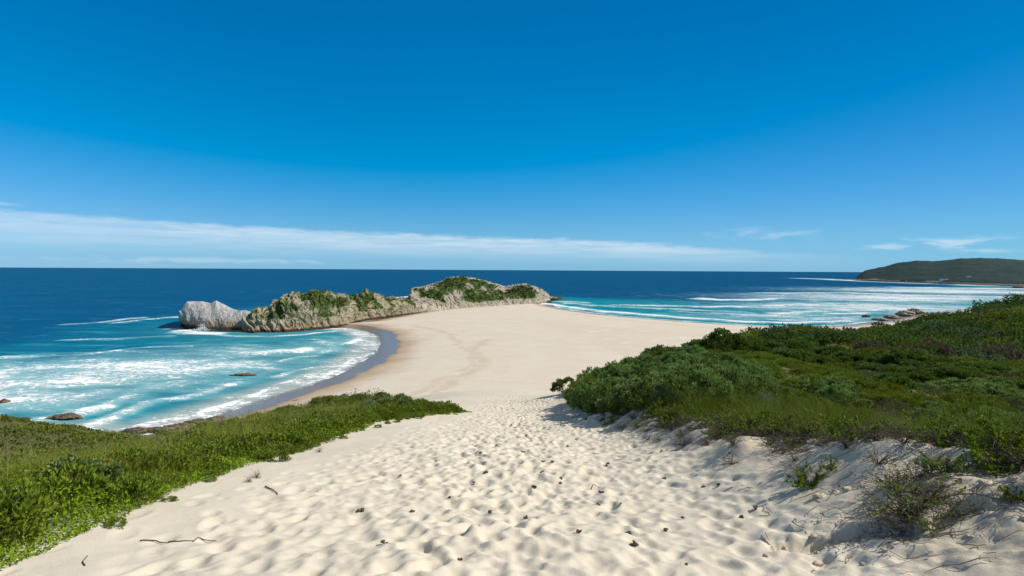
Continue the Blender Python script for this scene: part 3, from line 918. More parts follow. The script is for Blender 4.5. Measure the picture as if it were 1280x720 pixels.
def build_sea():
    xs = graded(-330, 620, 1.5, -70000, 90000, 1.07)
    ys = [96.0]
    while ys[-1] < 2800:
        ys.append(ys[-1] + max(0.85, min(ys[-1] * 0.0040, 9.0)))
    s, v = 9.0, ys[-1]
    while v < 160000:
        s *= 1.18
        v += s
        ys.append(v)
    pre, s, v = [], 0.85, 96.0
    while v > -600:
        s *= 1.25
        v -= s
        pre.append(v)
    ys = np.array(pre[::-1] + ys)
    X, Y = np.meshgrid(xs, ys)
    shp = X.shape
    x, y = X.ravel(), Y.ravel()
    near = (x > -900) & (x < 3000) & (y > 60) & (y < 3600)
    d = np.full(x.shape, -4000.0)
    zb, dn = beach_z(x[near], y[near])
    d[near] = dn
    # drop what lies far inland
    off = -d
    shallow = np.zeros_like(x)
    right = sstep(x, -40, 40)
    reach = 215 + 60 * right
    wob = fbm2(x, y, 0.008, 3, 91) * 55
    shallow = sstep(reach + wob - off, 0, 175) * 0.95
    # the right bay stays pale over its sand bars
    shallow = np.maximum(shallow, 0.95 * sstep(y, 380, 470) * sstep(y, 1900, 1200) * sstep(x, 60, 260) * sstep(x * 0.66 + 420 - y, -160, 20))
    foam = np.zeros_like(x)
    z = np.zeros_like(x)
    for pts, wd, st, hgt in SURF:
        a = np.array(pts)
        if a[:, 1].mean() > 400 and a[:, 0].mean() > 60 and wd > 4:
            wd = wd * 1.9
            st = min(1.0, st * 1.08)
        m = wd * 3.2 + 6
        sel = (x > a[:, 0].min() - m) & (x < a[:, 0].max() + m) & (y > a[:, 1].min() - m) & (y < a[:, 1].max() + m)
        if not sel.any():
            continue
        xx, yy = x[sel], y[sel]
        wx = fbm2(xx, yy, 0.06 if wd < 15 else 0.02, 3, 93) * wd * 0.9
        wy = fbm2(xx, yy, 0.06 if wd < 15 else 0.02, 3, 95) * wd * 0.9
        dl = dist_line(xx + wx, yy + wy, pts)
        vary = 0.88 + 0.28 * fbm2(xx, yy, 0.7 / wd / 2, 2, 97)
        foam[sel] = np.maximum(foam[sel], st * vary * np.exp(-(dl / wd) ** 2))
        dl0 = dist_line(xx + wx * 0.5, yy + wy * 0.5, pts)
        z[sel] = np.maximum(z[sel], hgt * np.exp(-(dl0 / (wd * 0.8)) ** 2))
    for ax, ay, sx, sy, st in AREAS:
        g = st * np.exp(-(((x - ax) / sx) ** 2 + ((y - ay) / sy) ** 2))
        foam = np.maximum(foam, g + 0.4 * np.minimum(foam, g))
    foam = np.where(off < -14, 0, foam)
    # the thin sheet of the swash and the sandy water in it
    swash = sstep(off, 24, 7) * (1 - right) + sstep(off, 16, 2) * right
    left = 1 - right
    sed = swash * (0.95 * left + 0.55 * right)
    sed = np.maximum(sed, 0.22 * left * sstep(off, 130, 40) * (0.5 + 0.5 * fbm2(x, y, 0.02, 3, 99)))
    foam = np.maximum(foam, swash * (0.56 * left + 0.40 * right) * sstep(off, -1, 3))
    cover = sstep(off, -1.2, 2.5)
    # whitecaps far out
    chop = fbm2(x, y, 0.05, 3, 101) * 0.18 + fbm2(x * 0.4, y, 0.02, 2, 103) * 0.22
    z += chop * sstep(off, 5, 60) * sstep(y, 1600, 700) - 0.03
    z = z * (1 - sstep(-off, 3, 12)) - 1.2 * sstep(-off, 6, 20)
    z = np.where(near, z, -0.03)
    F = grid_faces(shp[1], shp[0])
    dead = (d > 26)
    F = F[~dead[F].all(1)]
    used = np.unique(F)
    remap = np.full(len(x), -1)
    remap[used] = np.arange(len(used))
    V = np.stack([x, y, z], 1)[used]
    me = make_mesh('sea', V, remap[F], M_sea, {'shallow': np.clip(shallow, 0, 1)[used], 'foam': np.clip(foam, 0, 1)[used], 'sediment': np.clip(sed, 0, 1)[used], 'cover': cover[used]})
    tag(link('sea', me), kind='structure')


build_sea()

# ------------------------------------------------------------------ headland far off on the right
def resample(st, nu):
    st = np.array(st, float)
    s = np.concatenate([[0], np.cumsum(np.linalg.norm(np.diff(st[:, :2], axis=0), axis=1) + 0.01)])
    q = np.linspace(0, s[-1], nu)
    return np.stack([np.interp(q, s, st[:, k]) for k in range(st.shape[1])], 1)


def cells(P, seed):
    """random value of the nearest jittered lattice point"""
    I = np.floor(P).astype(np.int64)
    best = np.full(len(P), 1e9)
    val = np.zeros(len(P))
    for a in (-1, 0, 1):
        for b in (-1, 0, 1):
            for c in (-1, 0, 1):
                J = I + np.array([a, b, c])
                jx, jy, jz = (_hash(J[:, 0], J[:, 1], J[:, 2], seed + k) * 0.5 + 0.5 for k in (1, 2, 3))
                d = (J[:, 0] + jx - P[:, 0]) ** 2 + (J[:, 1] + jy - P[:, 1]) ** 2 + (J[:, 2] + jz - P[:, 2]) ** 2
                m = d < best
                best = np.where(m, d, best)
                val = np.where(m, _hash(J[:, 0], J[:, 1], J[:, 2], seed + 9), val)
    return val


def loft_rock(name, stations, nu, nf, nb, mat, steep=2.6, amp=1.6, freq=0.12, bed=0.0, seed=0, green=0.0, sandy=0.0, notch=0.0, parent=None, scrubfn=None, block=0.28):
    """stations: front base x, y; ridge x, y, z; back base x, y.  Front face rises steeply, back slopes away."""
    S = resample(stations, nu)
    tf = np.linspace(0, 1, nf)
    tb = np.linspace(0, 1, nb)[1:]
    FX, FY, RX, RY, RZ, BX, BY = [S[:, k:k + 1] for k in range(7)]
    zl = -1.8
    hf = (1 - (1 - tf) ** steep)[None]
    x = np.concatenate([FX + (RX - FX) * tf[None], RX + (BX - RX) * tb[None]], 1)
    y = np.concatenate([FY + (RY - FY) * tf[None], RY + (BY - RY) * tb[None]], 1)
    zf = zl + (RZ - zl) * hf
    zb_ = zl + (RZ - zl) * (1 - tb[None] ** 1.9)
    z = np.concatenate([zf, zb_], 1)
    P = np.stack([x, y, z], 2)
    du = np.gradient(P, axis=0)
    dv = np.gradient(P, axis=1)
    Nn = norm(np.cross(du, dv))
    q = P.reshape(-1, 3)
    n_ = Nn.reshape(-1, 3)
    a = fbm(q * freq, 5, seed, 0.55)
    b = fbm(q * freq * 2.3, 4, seed + 7, 0.55, ridged=True)
    # tilted beds: blocky steps along a leaning coordinate
    lean = q[:, 0] * 0.72 + q[:, 2] * 0.62 + q[:, 1] * 0.2 + a * 2.0
    saw = (lean * freq * 1.6) % 1.0
    saw2 = (lean * freq * 4.3 + 0.3 * b) % 1.0
    beds = np.where(saw < 0.86, saw / 0.86, (1 - saw) / 0.14) - 0.5 + 0.35 * (np.where(saw2 < 0.8, saw2 / 0.8, (1 - saw2) / 0.2) - 0.5)
    big = fbm(q * freq * 0.35, 3, seed + 3)
    # clefts running down the leaning beds
    cq = np.stack([q[:, 0] * 0.8 + q[:, 2] * 0.55, q[:, 1] * 0.35, q[:, 2] * 0.22 - q[:, 0] * 0.2], 1)
    cl = 1 - np.abs(vnoise(cq * freq * 2.6 + a[:, None] * 0.25, seed + 61))
    cl2 = 1 - np.abs(vnoise(cq * freq * 6.0 + a[:, None] * 0.4, seed + 67))
    disp = amp * (0.6 * a + 0.40 * (b - 0.3) + bed * 0.85 * beds + 0.6 * big - bed * 0.55 * sstep(cl, 0.82, 0.98) - bed * 0.4 * sstep(cl2, 0.84, 0.98))
    # broken blocks: every cell of a jittered lattice stands out or sits back
    bq = np.stack([(q[:, 0] * 0.72 + q[:, 2] * 0.62) * 0.34, (q[:, 2] * 0.8 - q[:, 0] * 0.45) * 0.16, q[:, 1] * 0.16], 1) * (freq / 0.1)
    disp = disp + amp * block * (0.6 * cells(bq, seed + 71) + 0.4 * cells(bq * 2.3, seed + 73))
    hrel = np.clip(q[:, 2] / np.maximum(np.repeat(RZ, nf + nb - 1, 1).ravel(), 0.5), 0, 1)
    edge = np.minimum(1, np.linspace(0, 1, nu) * nu / 6.0)
    edge = np.minimum(edge, edge[::-1])
    q = q + n_ * (disp * np.repeat(edge[:, None], nf + nb - 1, 1).ravel() * np.clip(0.35 + q[:, 2] * 0.12, 0.25, 1.0))[:, None]
    if notch:
        k = np.exp(-((q[:, 2] - 2.6) / 2.4) ** 2) * notch
        q[:, 0:2] -= n_[:, 0:2] * k[:, None]
    V = q
    Fq = grid_faces(nf + nb - 1, nu)
    attrs = {}
    if green or sandy:
        flat = np.clip(n_[:, 2], 0, 1)
        g = green * (0.30 + 0.55 * flat + 1.0 * fbm(q * 0.085, 4, seed + 31)) * sstep(q[:, 2], 4, 9)
        if scrubfn is not None:
            g = g + scrubfn(q)
        attrs['scrub'] = np.clip(g, 0, 1)
        attrs['sandy'] = np.clip(sandy * (0.35 + 0.8 * fbm(q * 0.06, 3, seed + 37)), 0, 1)
    me = make_mesh(name, V, Fq, mat, attrs, smooth=False)
    o = link(name, me, parent)
    return o, V, n_, attrs


# stations: front base (x,y), ridge (x,y,z), back base (x,y)
def stn(*a):
    return [c for t in a for c in t]


OUTCROP = [stn((-214.0,369.5), (-221.19,376.00,3.53), (-231.6,395.1)), stn((-213.0,369.5), (-221.74,378.00,10.81), (-241.2,412.4)), stn((-210.1,367.2), (-220.44,379.00,12.08), (-246.1,425.0)), stn((-207.8,364.9), (-219.95,381.00,14.90), (-251.9,438.2)), stn((-206.8,364.9), (-218.92,383.00,17.21), (-253.4,445.3)),
           stn((-204.0,362.7), (-215.70,384.00,17.55), (-253.8,452.6)), stn((-196.0,358.4), (-210.30,385.00,17.42), (-247.0,453.1)), stn((-188.9,356.4), (-203.81,385.00,16.10), (-239.6,453.6)), stn((-185.9,356.6), (-201.06,386.00,17.85), (-235.9,453.8)), stn((-180.4,354.5), (-194.66,383.00,15.73), (-223.2,440.1)),
           stn((-173.0,352.7), (-185.73,379.00,12.28), (-208.9,427.3)), stn((-163.2,350.9), (-174.26,375.00,11.83), (-193.1,415.3)), stn((-157.4,351.2), (-166.59,372.00,10.51), (-180.9,403.9)), stn((-154.5,353.6), (-159.85,366.00,2.74), (-167.0,382.3))]
o, *_ = loft_rock('pale_outcrop', OUTCROP, 230, 90, 40, M_pale, steep=1.3, amp=0.5, freq=0.10, bed=0.55, block=0.5, seed=11, notch=2.6)
tag(o, 'bare pale grey rock with a dark undercut at the seaward end of the island', 'rock', kind='thing')

RIDGE = [stn((-168.6,352.9), (-172.91,362.00,3.06), (-184.2,386.7)), stn((-165.6,350.8), (-172.70,366.00,7.84), (-192.5,409.2)), stn((-158.3,348.9), (-168.67,372.00,12.34), (-196.6,434.8)), stn((-155.4,351.3), (-166.24,376.00,13.66), (-201.1,456.1)), stn((-150.1,351.6), (-161.58,380.00,13.68), (-200.7,471.8)),
         stn((-148.2,351.7), (-161.08,384.00,18.02), (-204.9,488.2)), stn((-144.7,354.1), (-157.84,388.00,18.09), (-206.0,506.1)), stn((-141.8,354.2), (-156.68,392.00,21.47), (-206.2,515.6)), stn((-137.7,356.7), (-153.47,398.00,22.62), (-206.6,535.6)), stn((-132.5,361.6), (-148.19,405.00,22.08), (-204.1,557.5)),
         stn((-127.9,369.1), (-142.62,412.00,24.42), (-205.5,593.4)), stn((-122.6,376.9), (-135.88,418.00,22.78), (-197.5,607.2)), stn((-116.4,386.1), (-127.69,424.00,20.49), (-187.3,621.8)), stn((-113.6,397.4), (-123.42,432.00,18.03), (-181.9,636.6)), stn((-115.2,417.5), (-120.67,442.00,19.42), (-178.0,652.0)),
         stn((-113.0,436.1), (-116.52,455.00,22.39), (-171.2,668.4)), stn((-109.6,447.6), (-113.44,466.00,20.35), (-166.9,685.3)), stn((-103.6,459.9), (-108.07,480.00,14.74), (-156.5,695.0)), stn((-94.9,481.7), (-99.48,505.00,12.44), (-139.0,705.5)), stn((-87.0,494.6), (-92.33,525.00,9.56), (-122.8,698.3)), stn((-81.2,506.5), (-84.20,525.00,3.68), (-96.7,602.8))]


def ridge_scrub(q):
    t = np.zeros(len(q))
    for (cx, cy, cz), r in (((-133.43,395.00,18.41), 11), ((-127.32,402.00,15.24), 10), ((-142.84,398.00,20.44), 7), ((-121.77,412.00,16.41), 8), ((-140.31,412.00,22.70), 8), ((-115.77,452.00,17.41), 8), ((-103.60,478.00,5.43), 6), ((-161.47,376.00,13.42), 3)):
        dd = np.sqrt((q[:, 0] - cx) ** 2 + ((q[:, 1] - cy) * 0.7) ** 2 + ((q[:, 2] - cz) * 1.6) ** 2)
        t = np.maximum(t, 0.52 * sstep(dd, r * 1.15, r * 0.3))
    return t


o, RV, RN, RA = loft_rock('rocky_ridge', RIDGE, 420, 110, 40, M_ridge, steep=1.7, amp=1.9, freq=0.085, bed=1.5, seed=23, green=0.66, sandy=0.42, notch=0.6, scrubfn=ridge_scrub)
tag(o, 'craggy grey-brown rocky ridge with green scrub patches in the middle of the island', 'rocky ridge', kind='thing')

PEAK = [stn((-92.7,498.9), (-100.30,540.00,7.13), (-141.8,763.3)), stn((-90.9,500.9), (-98.69,548.00,13.62), (-145.4,807.2)), stn((-89.2,503.0), (-98.88,560.00,19.76), (-155.3,883.0)), stn((-83.1,509.3), (-93.85,575.00,20.07), (-159.2,975.5)), stn((-75.6,516.9), (-85.60,585.00,22.25), (-153.6,1050.1)),
        stn((-65.8,531.3), (-74.30,600.00,26.51), (-140.9,1138.0)), stn((-58.2,537.4), (-66.65,615.00,30.98), (-128.8,1188.5)), stn((-47.9,549.5), (-54.99,630.00,31.90), (-108.6,1244.9)), stn((-36.2,559.8), (-41.45,640.00,28.97), (-80.9,1249.9)), stn((-20.1,574.6), (-23.06,655.00,23.02), (-43.2,1229.2)),
        stn((-6.5,590.4), (-7.48,665.00,17.51), (-13.3,1182.9)), stn((5.2,607.1), (5.73,680.00,19.95), (10.2,1212.1)), stn((15.9,621.4), (17.45,690.00,21.37), (30.8,1215.5)), stn((27.6,651.2), (29.77,705.00,16.37), (47.4,1122.7)), stn((41.0,691.8), (42.61,720.00,9.35), (59.5,1006.1)), stn((48.6,717.3), (49.75,735.00,2.53), (59.7,882.1))]


def peak_scrub(q):
    t = np.zeros(len(q))
    for (cx, cy, cz), r in (((-60.10,610.00,29.80), 26), ((-69.36,580.00,19.63), 15), ((-76.18,570.00,15.12), 13), ((-36.50,590.00,13.65), 19), ((-42.22,625.00,24.39), 15), ((-15.67,620.00,13.31), 17), ((14.13,668.00,14.24), 24), ((0.05,640.00,11.64), 12), ((-54.41,595.00,20.87), 9), ((-86.66,560.00,13.12), 11), ((-27.03,640.00,23.20), 14)):
        dd = np.sqrt((q[:, 0] - cx) ** 2 + ((q[:, 1] - cy) * 0.6) ** 2 + ((q[:, 2] - cz) * 1.5) ** 2)
        t = np.maximum(t, 0.46 * sstep(dd, r * 1.1, r * 0.3))
    return t


o, PV, PN, PA = loft_rock('rocky_peak', PEAK, 360, 120, 50, M_peak, steep=1.45, amp=2.2, freq=0.075, bed=0.9, seed=37, green=0.46, sandy=0.62, scrubfn=peak_scrub)
tag(o, 'highest hill of the island, sandy and rocky with dark green bushes', 'rocky hill', kind='thing')


def boulder(name, loc, size, mat, seed, label, cat='rock', group=None, rz=0.0, n=56, sharp=1.5):
    """one lump of rock sunk into what carries it"""
    th = np.linspace(0, math.pi, n // 2 + 1)
    ph = np.linspace(0, 2 * math.pi, n, endpoint=False)
    T, Ph = np.meshgrid(th, ph, indexing='ij')
    D = np.stack([np.sin(T) * np.cos(Ph), np.sin(T) * np.sin(Ph), np.cos(T)], 2).reshape(-1, 3)
    r = 1 + 0.32 * sharp * fbm(D * 1.6 + seed * 3.1, 3, seed) + 0.26 * sharp * (fbm(D * 3.7 + seed, 4, seed + 5, 0.6, ridged=True) - 0.2) + 0.10 * sharp * fbm(D * 11 + seed, 3, seed + 8)
    V = D * r[:, None] * np.array(size)[None] * 0.5
    n2 = n
    Fq = []
    for i in range(n // 2):
        for j in range(n2):
            Fq.append((i * n2 + j, (i + 1) * n2 + j, (i + 1) * n2 + (j + 1) % n2, i * n2 + (j + 1) % n2))
    o = link(name, make_mesh(name, V, np.array(Fq), mat), None, loc, rz)
    tag(o, label, cat, group)
    return o


def at_sea(p, z=0.0):
    return (p[0], p[1], z)


boulder('rock', at_sea((54.9,763.8), 1.0), (13, 16, 7), M_ridge, 3, 'squat grey rock with a flat top just off the tip of the island hill')
boulder('rock', at_sea((64.6,790.2), 0.6), (15, 9, 5), M_shore, 4, 'low dark rock at the very end of the reef beyond the island hill', rz=0.2)
boulder('rock', at_sea((43.8,706.1), 0.5), (12, 10, 4), M_shore, 8, 'dark tide-stained rock at the foot of the island hill beside the right bay')
boulder('rock', at_sea((-100.0,211.4), 0.1), (8.0, 2.2, 1.3), M_shore, 5, 'long brown rock awash alone in the foam of the left bay', rz=0.10)
boulder('rock', at_sea((-149.2,166.2), 0.2), (2.6, 2.2, 1.9), M_shore, 6, 'small dark rock in the surf at the left edge of the bay')
boulder('rock', at_sea((-63.3,166.7), 0.55), (2.8, 1.7, 1.3), M_shore, 7, 'small dark rock lying alone on the wet beach', rz=0.3)
# dark ledges on the near shore of the left bay
boulder('rock_ledge', at_sea((-118.2,149.7), 0.2), (8, 3.6, 1.7), M_shore, 12, 'reddish dark rock ledge in the foam behind the grassy mound')
boulder('rock_ledge', at_sea((-120.4,149.2), 0.1), (5, 2.4, 1.1), M_shore, 13, 'small dark ledge on the seaward end of the reddish one behind the mound', rz=0.4)
for k, (p_, sz, rz_) in enumerate([((-90.7,136.9), (6, 3, 1.5), 0.2), ((-86.7,138.3), (7, 3, 1.4), 0.1), ((-83.3,140.9), (6, 2.8, 1.5), 0.35), ((-80.8,145.3), (6, 2.4, 1.3), 0.25), ((-77.9,148.9), (4.5, 2.2, 1.2), 0.4)]):
    boulder('rock_ledge', at_sea(p_, 0.35), sz, M_shore, 15 + k, 'black wet rock ledge between the left bay and the grassy bank', group='black ledges along the near shore', rz=rz_)
# rocks where the right slope meets the sea
for k, (p_, zz, sz, lab) in enumerate([((304.8,470.0), 0.4, (12, 9, 3.0), 'low brown rock at the seaward tip of the point below the right slope'),
                                       ((328.8,491.0), 0.9, (12, 10, 4.2), 'sunlit tan rock in the middle of the point below the right slope'),
                                       ((359.0,518.8), 1.6, (14, 12, 6.2), 'biggest tan rock of the point, beside the scrub of the right slope'),
                                       ((386.7,544.4), 1.8, (12, 11, 6.0), 'tan rock of the point, half hidden behind the scrub of the right slope'),
                                       ((313.8,502.5), 0.4, (6, 4, 3.2), 'small dark rock alone in the foam off the brown rocky point'),
                                       ((1304.5,1462.6), 1.0, (28, 22, 7), 'dark rock in the white surf at the right edge of the far bay')]):
    boulder('rock', at_sea(p_, zz), sz, M_brown if k < 4 else M_shore, 30 + k, lab)

# splash of a wave against the pale outcrop
def splash():
    rng = np.random.default_rng(5)
    c = np.array(at_sea((-195.5,363.1)))
    n = 2600
    u = rng.normal(0, 1, (n, 3)) * np.array([4.2, 1.6, 0.0])
    hgt = np.abs(rng.normal(0, 1, n)) * (0.5 + 1.5 * np.exp(-((u[:, 0] + 1.5) / 2.2) ** 2))
    C = c + u + np.stack([-hgt * 0.3, 0 * hgt, hgt + 0.1], 1)
    D = norm(rng.normal(0, 1, (n, 3)))
    N = norm(rng.normal(0, 1, (n, 3)))
    s = rng.uniform(0.15, 0.5, n)
    V, Fq = leaf_quads(C, D, N, s, s)
    o = link('wave_spray', make_mesh('wave_spray', V, Fq, mat_plain('spray', (0.85, 0.87, 0.88), 0.9, 0.1)))
    tag(o, 'white spray of a wave bursting against the pale outcrop', 'spray', kind='stuff')


splash()

# headland
HEAD = [((1590.9,2656.1), (1650.85,2750.00,6.73)), ((1609.2,2661.7), (1694.08,2790.00,22.04)), ((1586.5,2576.0), (1747.32,2820.00,47.80)), ((1563.4,2459.8), (1817.69,2850.00,59.38)), ((1542.3,2353.7), (1869.52,2850.00,68.48)), ((1526.8,2257.3), (1925.10,2850.00,86.39)),
        ((1526.3,2144.9), (1989.30,2800.00,98.70)), ((1522.8,2054.7), (2034.99,2750.00,94.25)), ((1512.9,1970.2), (2069.86,2700.00,99.73)), ((1507.3,1903.6), (2087.14,2650.00,106.00)), ((1501.5,1821.7), (2138.94,2600.00,108.18)), ((1499.1,1747.2), (2183.85,2550.00,104.13)),
        ((1502.0,1663.3), (2232.11,2480.00,95.32)), ((1468.2,1491.0), (2359.55,2400.00,78.48)), ((1410.4,1285.2), (2411.12,2200.00,51.95))]


def build_headland():
    S = np.array([list(a) + list(b) for a, b in HEAD])
    s = np.linspace(0, len(S) - 1, 300)
    S = np.stack([np.interp(s, np.arange(len(S)), S[:, k]) for k in range(5)], 1)
    t = np.linspace(0, 1.6, 90)
    tf = np.clip(t, 0, 1)[None]
    tb = np.clip(t - 1, 0, 1)[None]
    x = S[:, 0:1] + (S[:, 2:3] - S[:, 0:1]) * t[None]
    y = S[:, 1:2] + (S[:, 3:4] - S[:, 1:2]) * t[None]
    z = -3 + (S[:, 4:5] + 3) * (np.minimum(1, tf ** 0.75 * 0.96 + 0.04 * tf) - 0.7 * tb)
    low = sstep(tf, 0.0, 0.05)
    P = np.stack([x, y, z], 2).reshape(-1, 3)
    P[:, 2] += fbm(P * 0.006, 4, 51) * 9 * np.clip(P[:, 2] / 25, 0, 1) * sstep(np.abs(tf + 0 * x - 1).ravel(), 0.0, 0.25) + fbm(P * 0.05, 3, 53) * 2.2 * np.clip(P[:, 2] / 8, 0.2, 1)
    P[:, 2] += sstep(tf + 0 * x, 0, 0.01).ravel() * 4.0 * sstep(tf + 0 * x, 0.2, 0.03).ravel()
    F = grid_faces(len(t), len(S))
    mi = np.zeros(len(F), int)
    zc = P[F][:, :, 2].mean(1)
    mi[zc < 7.0 + 5.0 * fbm(P[F].mean(1) * 0.012, 2, 57)] = 1
    o = link('headland', make_mesh('headland', P, F, [M_head, M_coast], midx=mi))
    tag(o, kind='structure')
    return P


HP = build_headland()


def head_z(x, y):
    d2 = (HP[:, 0] - x) ** 2 + (HP[:, 1] - y) ** 2
    i = np.argsort(d2)[:4]
    return float(HP[i, 2].mean())


def box(acc, x0, x1, y0, y1, z0, z1):
    V = np.array([(x0, y0, z0), (x1, y0, z0), (x1, y1, z0), (x0, y1, z0), (x0, y0, z1), (x1, y0, z1), (x1, y1, z1), (x0, y1, z1)], float)
    Q = np.array([(0, 3, 2, 1), (4, 5, 6, 7), (0, 1, 5, 4), (1, 2, 6, 5), (2, 3, 7, 6), (3, 0, 4, 7)])
    acc.add(V, Q)


M_wall = mat_plain('white_wall', (0.72, 0.74, 0.74), 0.8, 0.1)
M_roof = mat_plain('grey_roof', (0.22, 0.24, 0.26), 0.7, 0.2)
M_glass = mat_plain('window_glass', (0.03, 0.04, 0.05), 0.1, 0.5)


def house(p, w, d, h, label):
    root = bpy.data.objects.new('house', None)
    col.objects.link(root)
    z = head_z(p[0], p[1])
    root.location = (p[0], p[1], z - 0.5)
    root.rotation_euler = (0, 0, -0.62)
    tag(root, label, 'house')
    a = Acc(); box(a, -w / 2, w / 2, -d / 2, d / 2, -3, h)
    link('wall', a.mesh('wall', M_wall, False), root)
    a = Acc()
    V = np.array([(-w / 2 - .6, -d / 2 - .6, h), (w / 2 + .6, -d / 2 - .6, h), (w / 2 + .6, d / 2 + .6, h), (-w / 2 - .6, d / 2 + .6, h), (-w / 2 - .3, 0, h + 1.6), (w / 2 + .3, 0, h + 1.6)], float)
    a.add(V, np.array([(0, 1, 5, 4), (2, 3, 4, 5), (0, 3, 2, 1)]), np.array([(1, 2, 5), (3, 0, 4)]))
    link('roof', a.mesh('roof', M_roof, False), root)
    k = max(2, int(w / 7))
    for i in range(k):
        a = Acc()
        cx = -w / 2 + w * (i + 0.5) / k
        box(a, cx - 1.2, cx + 1.2, -d / 2 - 0.06, -d / 2 - 0.004, h * 0.35, h * 0.75)
        link('window', a.mesh('window', M_glass, False), root)


house((1540.98,2030.00,22.10), 26, 9, 5.5, 'long white house standing alone on the scrubby slope of the far headland')
house((1589.37,1980.00,21.07), 12, 8, 4.5, 'smaller white house to the right of the long one on the far headland')

# small grey sign board at the back of the beach
def sign():
    p = (-76.3,499.6)
    root = bpy.data.objects.new('notice_board', None)
    col.objects.link(root)
    root.location = (p[0], p[1], gz1(p[0], p[1]))
    root.rotation_euler = (0, 0, 0.15)
    tag(root, 'small pale grey-green notice board on posts at the back of the beach below the island', 'sign')
    a = Acc(); box(a, -2.0, 2.0, -0.05, 0.05, 0.7, 2.1)
    link('panel', a.mesh('panel', mat_plain('board_grey', (0.42, 0.50, 0.50)), False), root)
    for sx in (-1.7, 1.7):
        a = Acc(); box(a, sx - 0.08, sx + 0.08, 0.054, 0.2, -0.6, 2.2)
        link('post', a.mesh('post', M_wood, False), root)


sign()

# ------------------------------------------------------------------ plants: prototypes
PR = np.random.default_rng(11)


def sph(n, rng, zmin=-0.25):
    z = rng.uniform(zmin, 1, n)
    a = rng.uniform(0, 2 * np.pi, n)
    r = np.sqrt(1 - z * z)
    return np.stack([r * np.cos(a), r * np.sin(a), z], 1)


def crown(rng, R, H, clumps, per, L, W, clump_r, up=0.35, lift=0.12, lump=0.28, upright=0.0, dead=0.03):
    """leaves gathered in clumps over an uneven dome"""
    D = sph(clumps, rng)
    lum = 1 + lump * fbm(D * 1.7 + rng.uniform(0, 50), 3, 3)
    rad = rng.uniform(0.62, 1.0, clumps) ** 0.6 * lum
    C = D * rad[:, None] * np.array([R, R, H * 0.62])
    C[:, 2] += H * 0.40
    C[:, 2] = np.maximum(C[:, 2], lift * H + rng.uniform(0, 0.1, clumps) * H)
    ctint = rng.uniform(0, 0.5, clumps)
    k = np.repeat(np.arange(clumps), per)
    off = rng.normal(0, 1, (len(k), 3))
    off = off / (np.linalg.norm(off, axis=1, keepdims=True) + 1e-6) * rng.uniform(0.1, 1.0, (len(k), 1)) ** 0.5 * clump_r
    off[:, 2] *= 0.85
    P = C[k] + off
    P[:, 2] = np.maximum(P[:, 2], 0.03)
    ax = norm(norm(off) * 0.7 + D[k] * 0.5 + rng.normal(0, 0.45, (len(k), 3)) + np.array([0, 0, up + upright]))
    nn = norm(rng.normal(0, 1, (len(k), 3)) + np.array([0, 0, 0.6]))
    sc_ = rng.uniform(0.7, 1.25, len(k))
    V, F = leaf_quads(P, ax, nn, L * sc_, W * sc_)
    tint = np.clip(ctint[k] + rng.uniform(0, 0.42, len(k)), 0, 0.92)
    dd = rng.random(len(k)) < dead
    tint[dd] = 1.0
    return V, F, np.repeat(tint, 4), C


def branches(rng, C, n, r0=0.014, spread=0.08):
    a = Acc()
    for i in rng.choice(len(C), min(n, len(C)), replace=False):
        e = C[i]
        b = np.array([rng.normal(0, spread), rng.normal(0, spread), -0.05])
        m = (b + e) / 2 + np.array([0, 0, -0.06 * np.linalg.norm(e)]) + rng.normal(0, 0.04, 3)
        pts = [b, b * 0.6 + m * 0.4 + np.array([0, 0, 0.02]), m, (m + e) / 2 + rng.normal(0, 0.02, 3), e]
        V, Q, T = tube(pts, [r0, r0 * 0.85, r0 * 0.65, r0 * 0.45, r0 * 0.2], 4)
        a.add(V, Q, T)
    return a


KINDS = {}


def proto(kind, i, R, H, clumps, per, L, W, cr, mat, seed, **kw):
    rng = np.random.default_rng(seed)
    nb = kw.pop('nb', 12)
    V, F, t, C = crown(rng, R, H, clumps, per, L, W, cr, **kw)
    me = make_mesh(kind + '_foliage', V, F, mat, {'tint': t}, smooth=False)
    br = branches(rng, C, nb).mesh(kind + '_branches', M_stem)
    KINDS.setdefault(kind, []).append((me, br))


def reed_proto(kind, n, H, spread, mat, seed, W=0.007):
    rng = np.random.default_rng(seed)
    P = np.stack([rng.normal(0, spread * 0.35, n), rng.normal(0, spread * 0.35, n), np.zeros(n) - 0.03], 1)
    h = H * rng.uniform(0.6, 1.15, n)
    lean = P[:, :2] * 1.2 + rng.normal(0, 0.16 * H, (n, 2))
    V, F = blades(P, h, lean, np.full(n, W), rng, 3)
    t = np.repeat(np.where(rng.random(n) < 0.12, 1.0, rng.uniform(0, 0.92, n)), 8)
    me = make_mesh(kind + '_stalks', V, F, mat, {'tint': t}, smooth=False)
    KINDS.setdefault(kind, []).append((me, None))


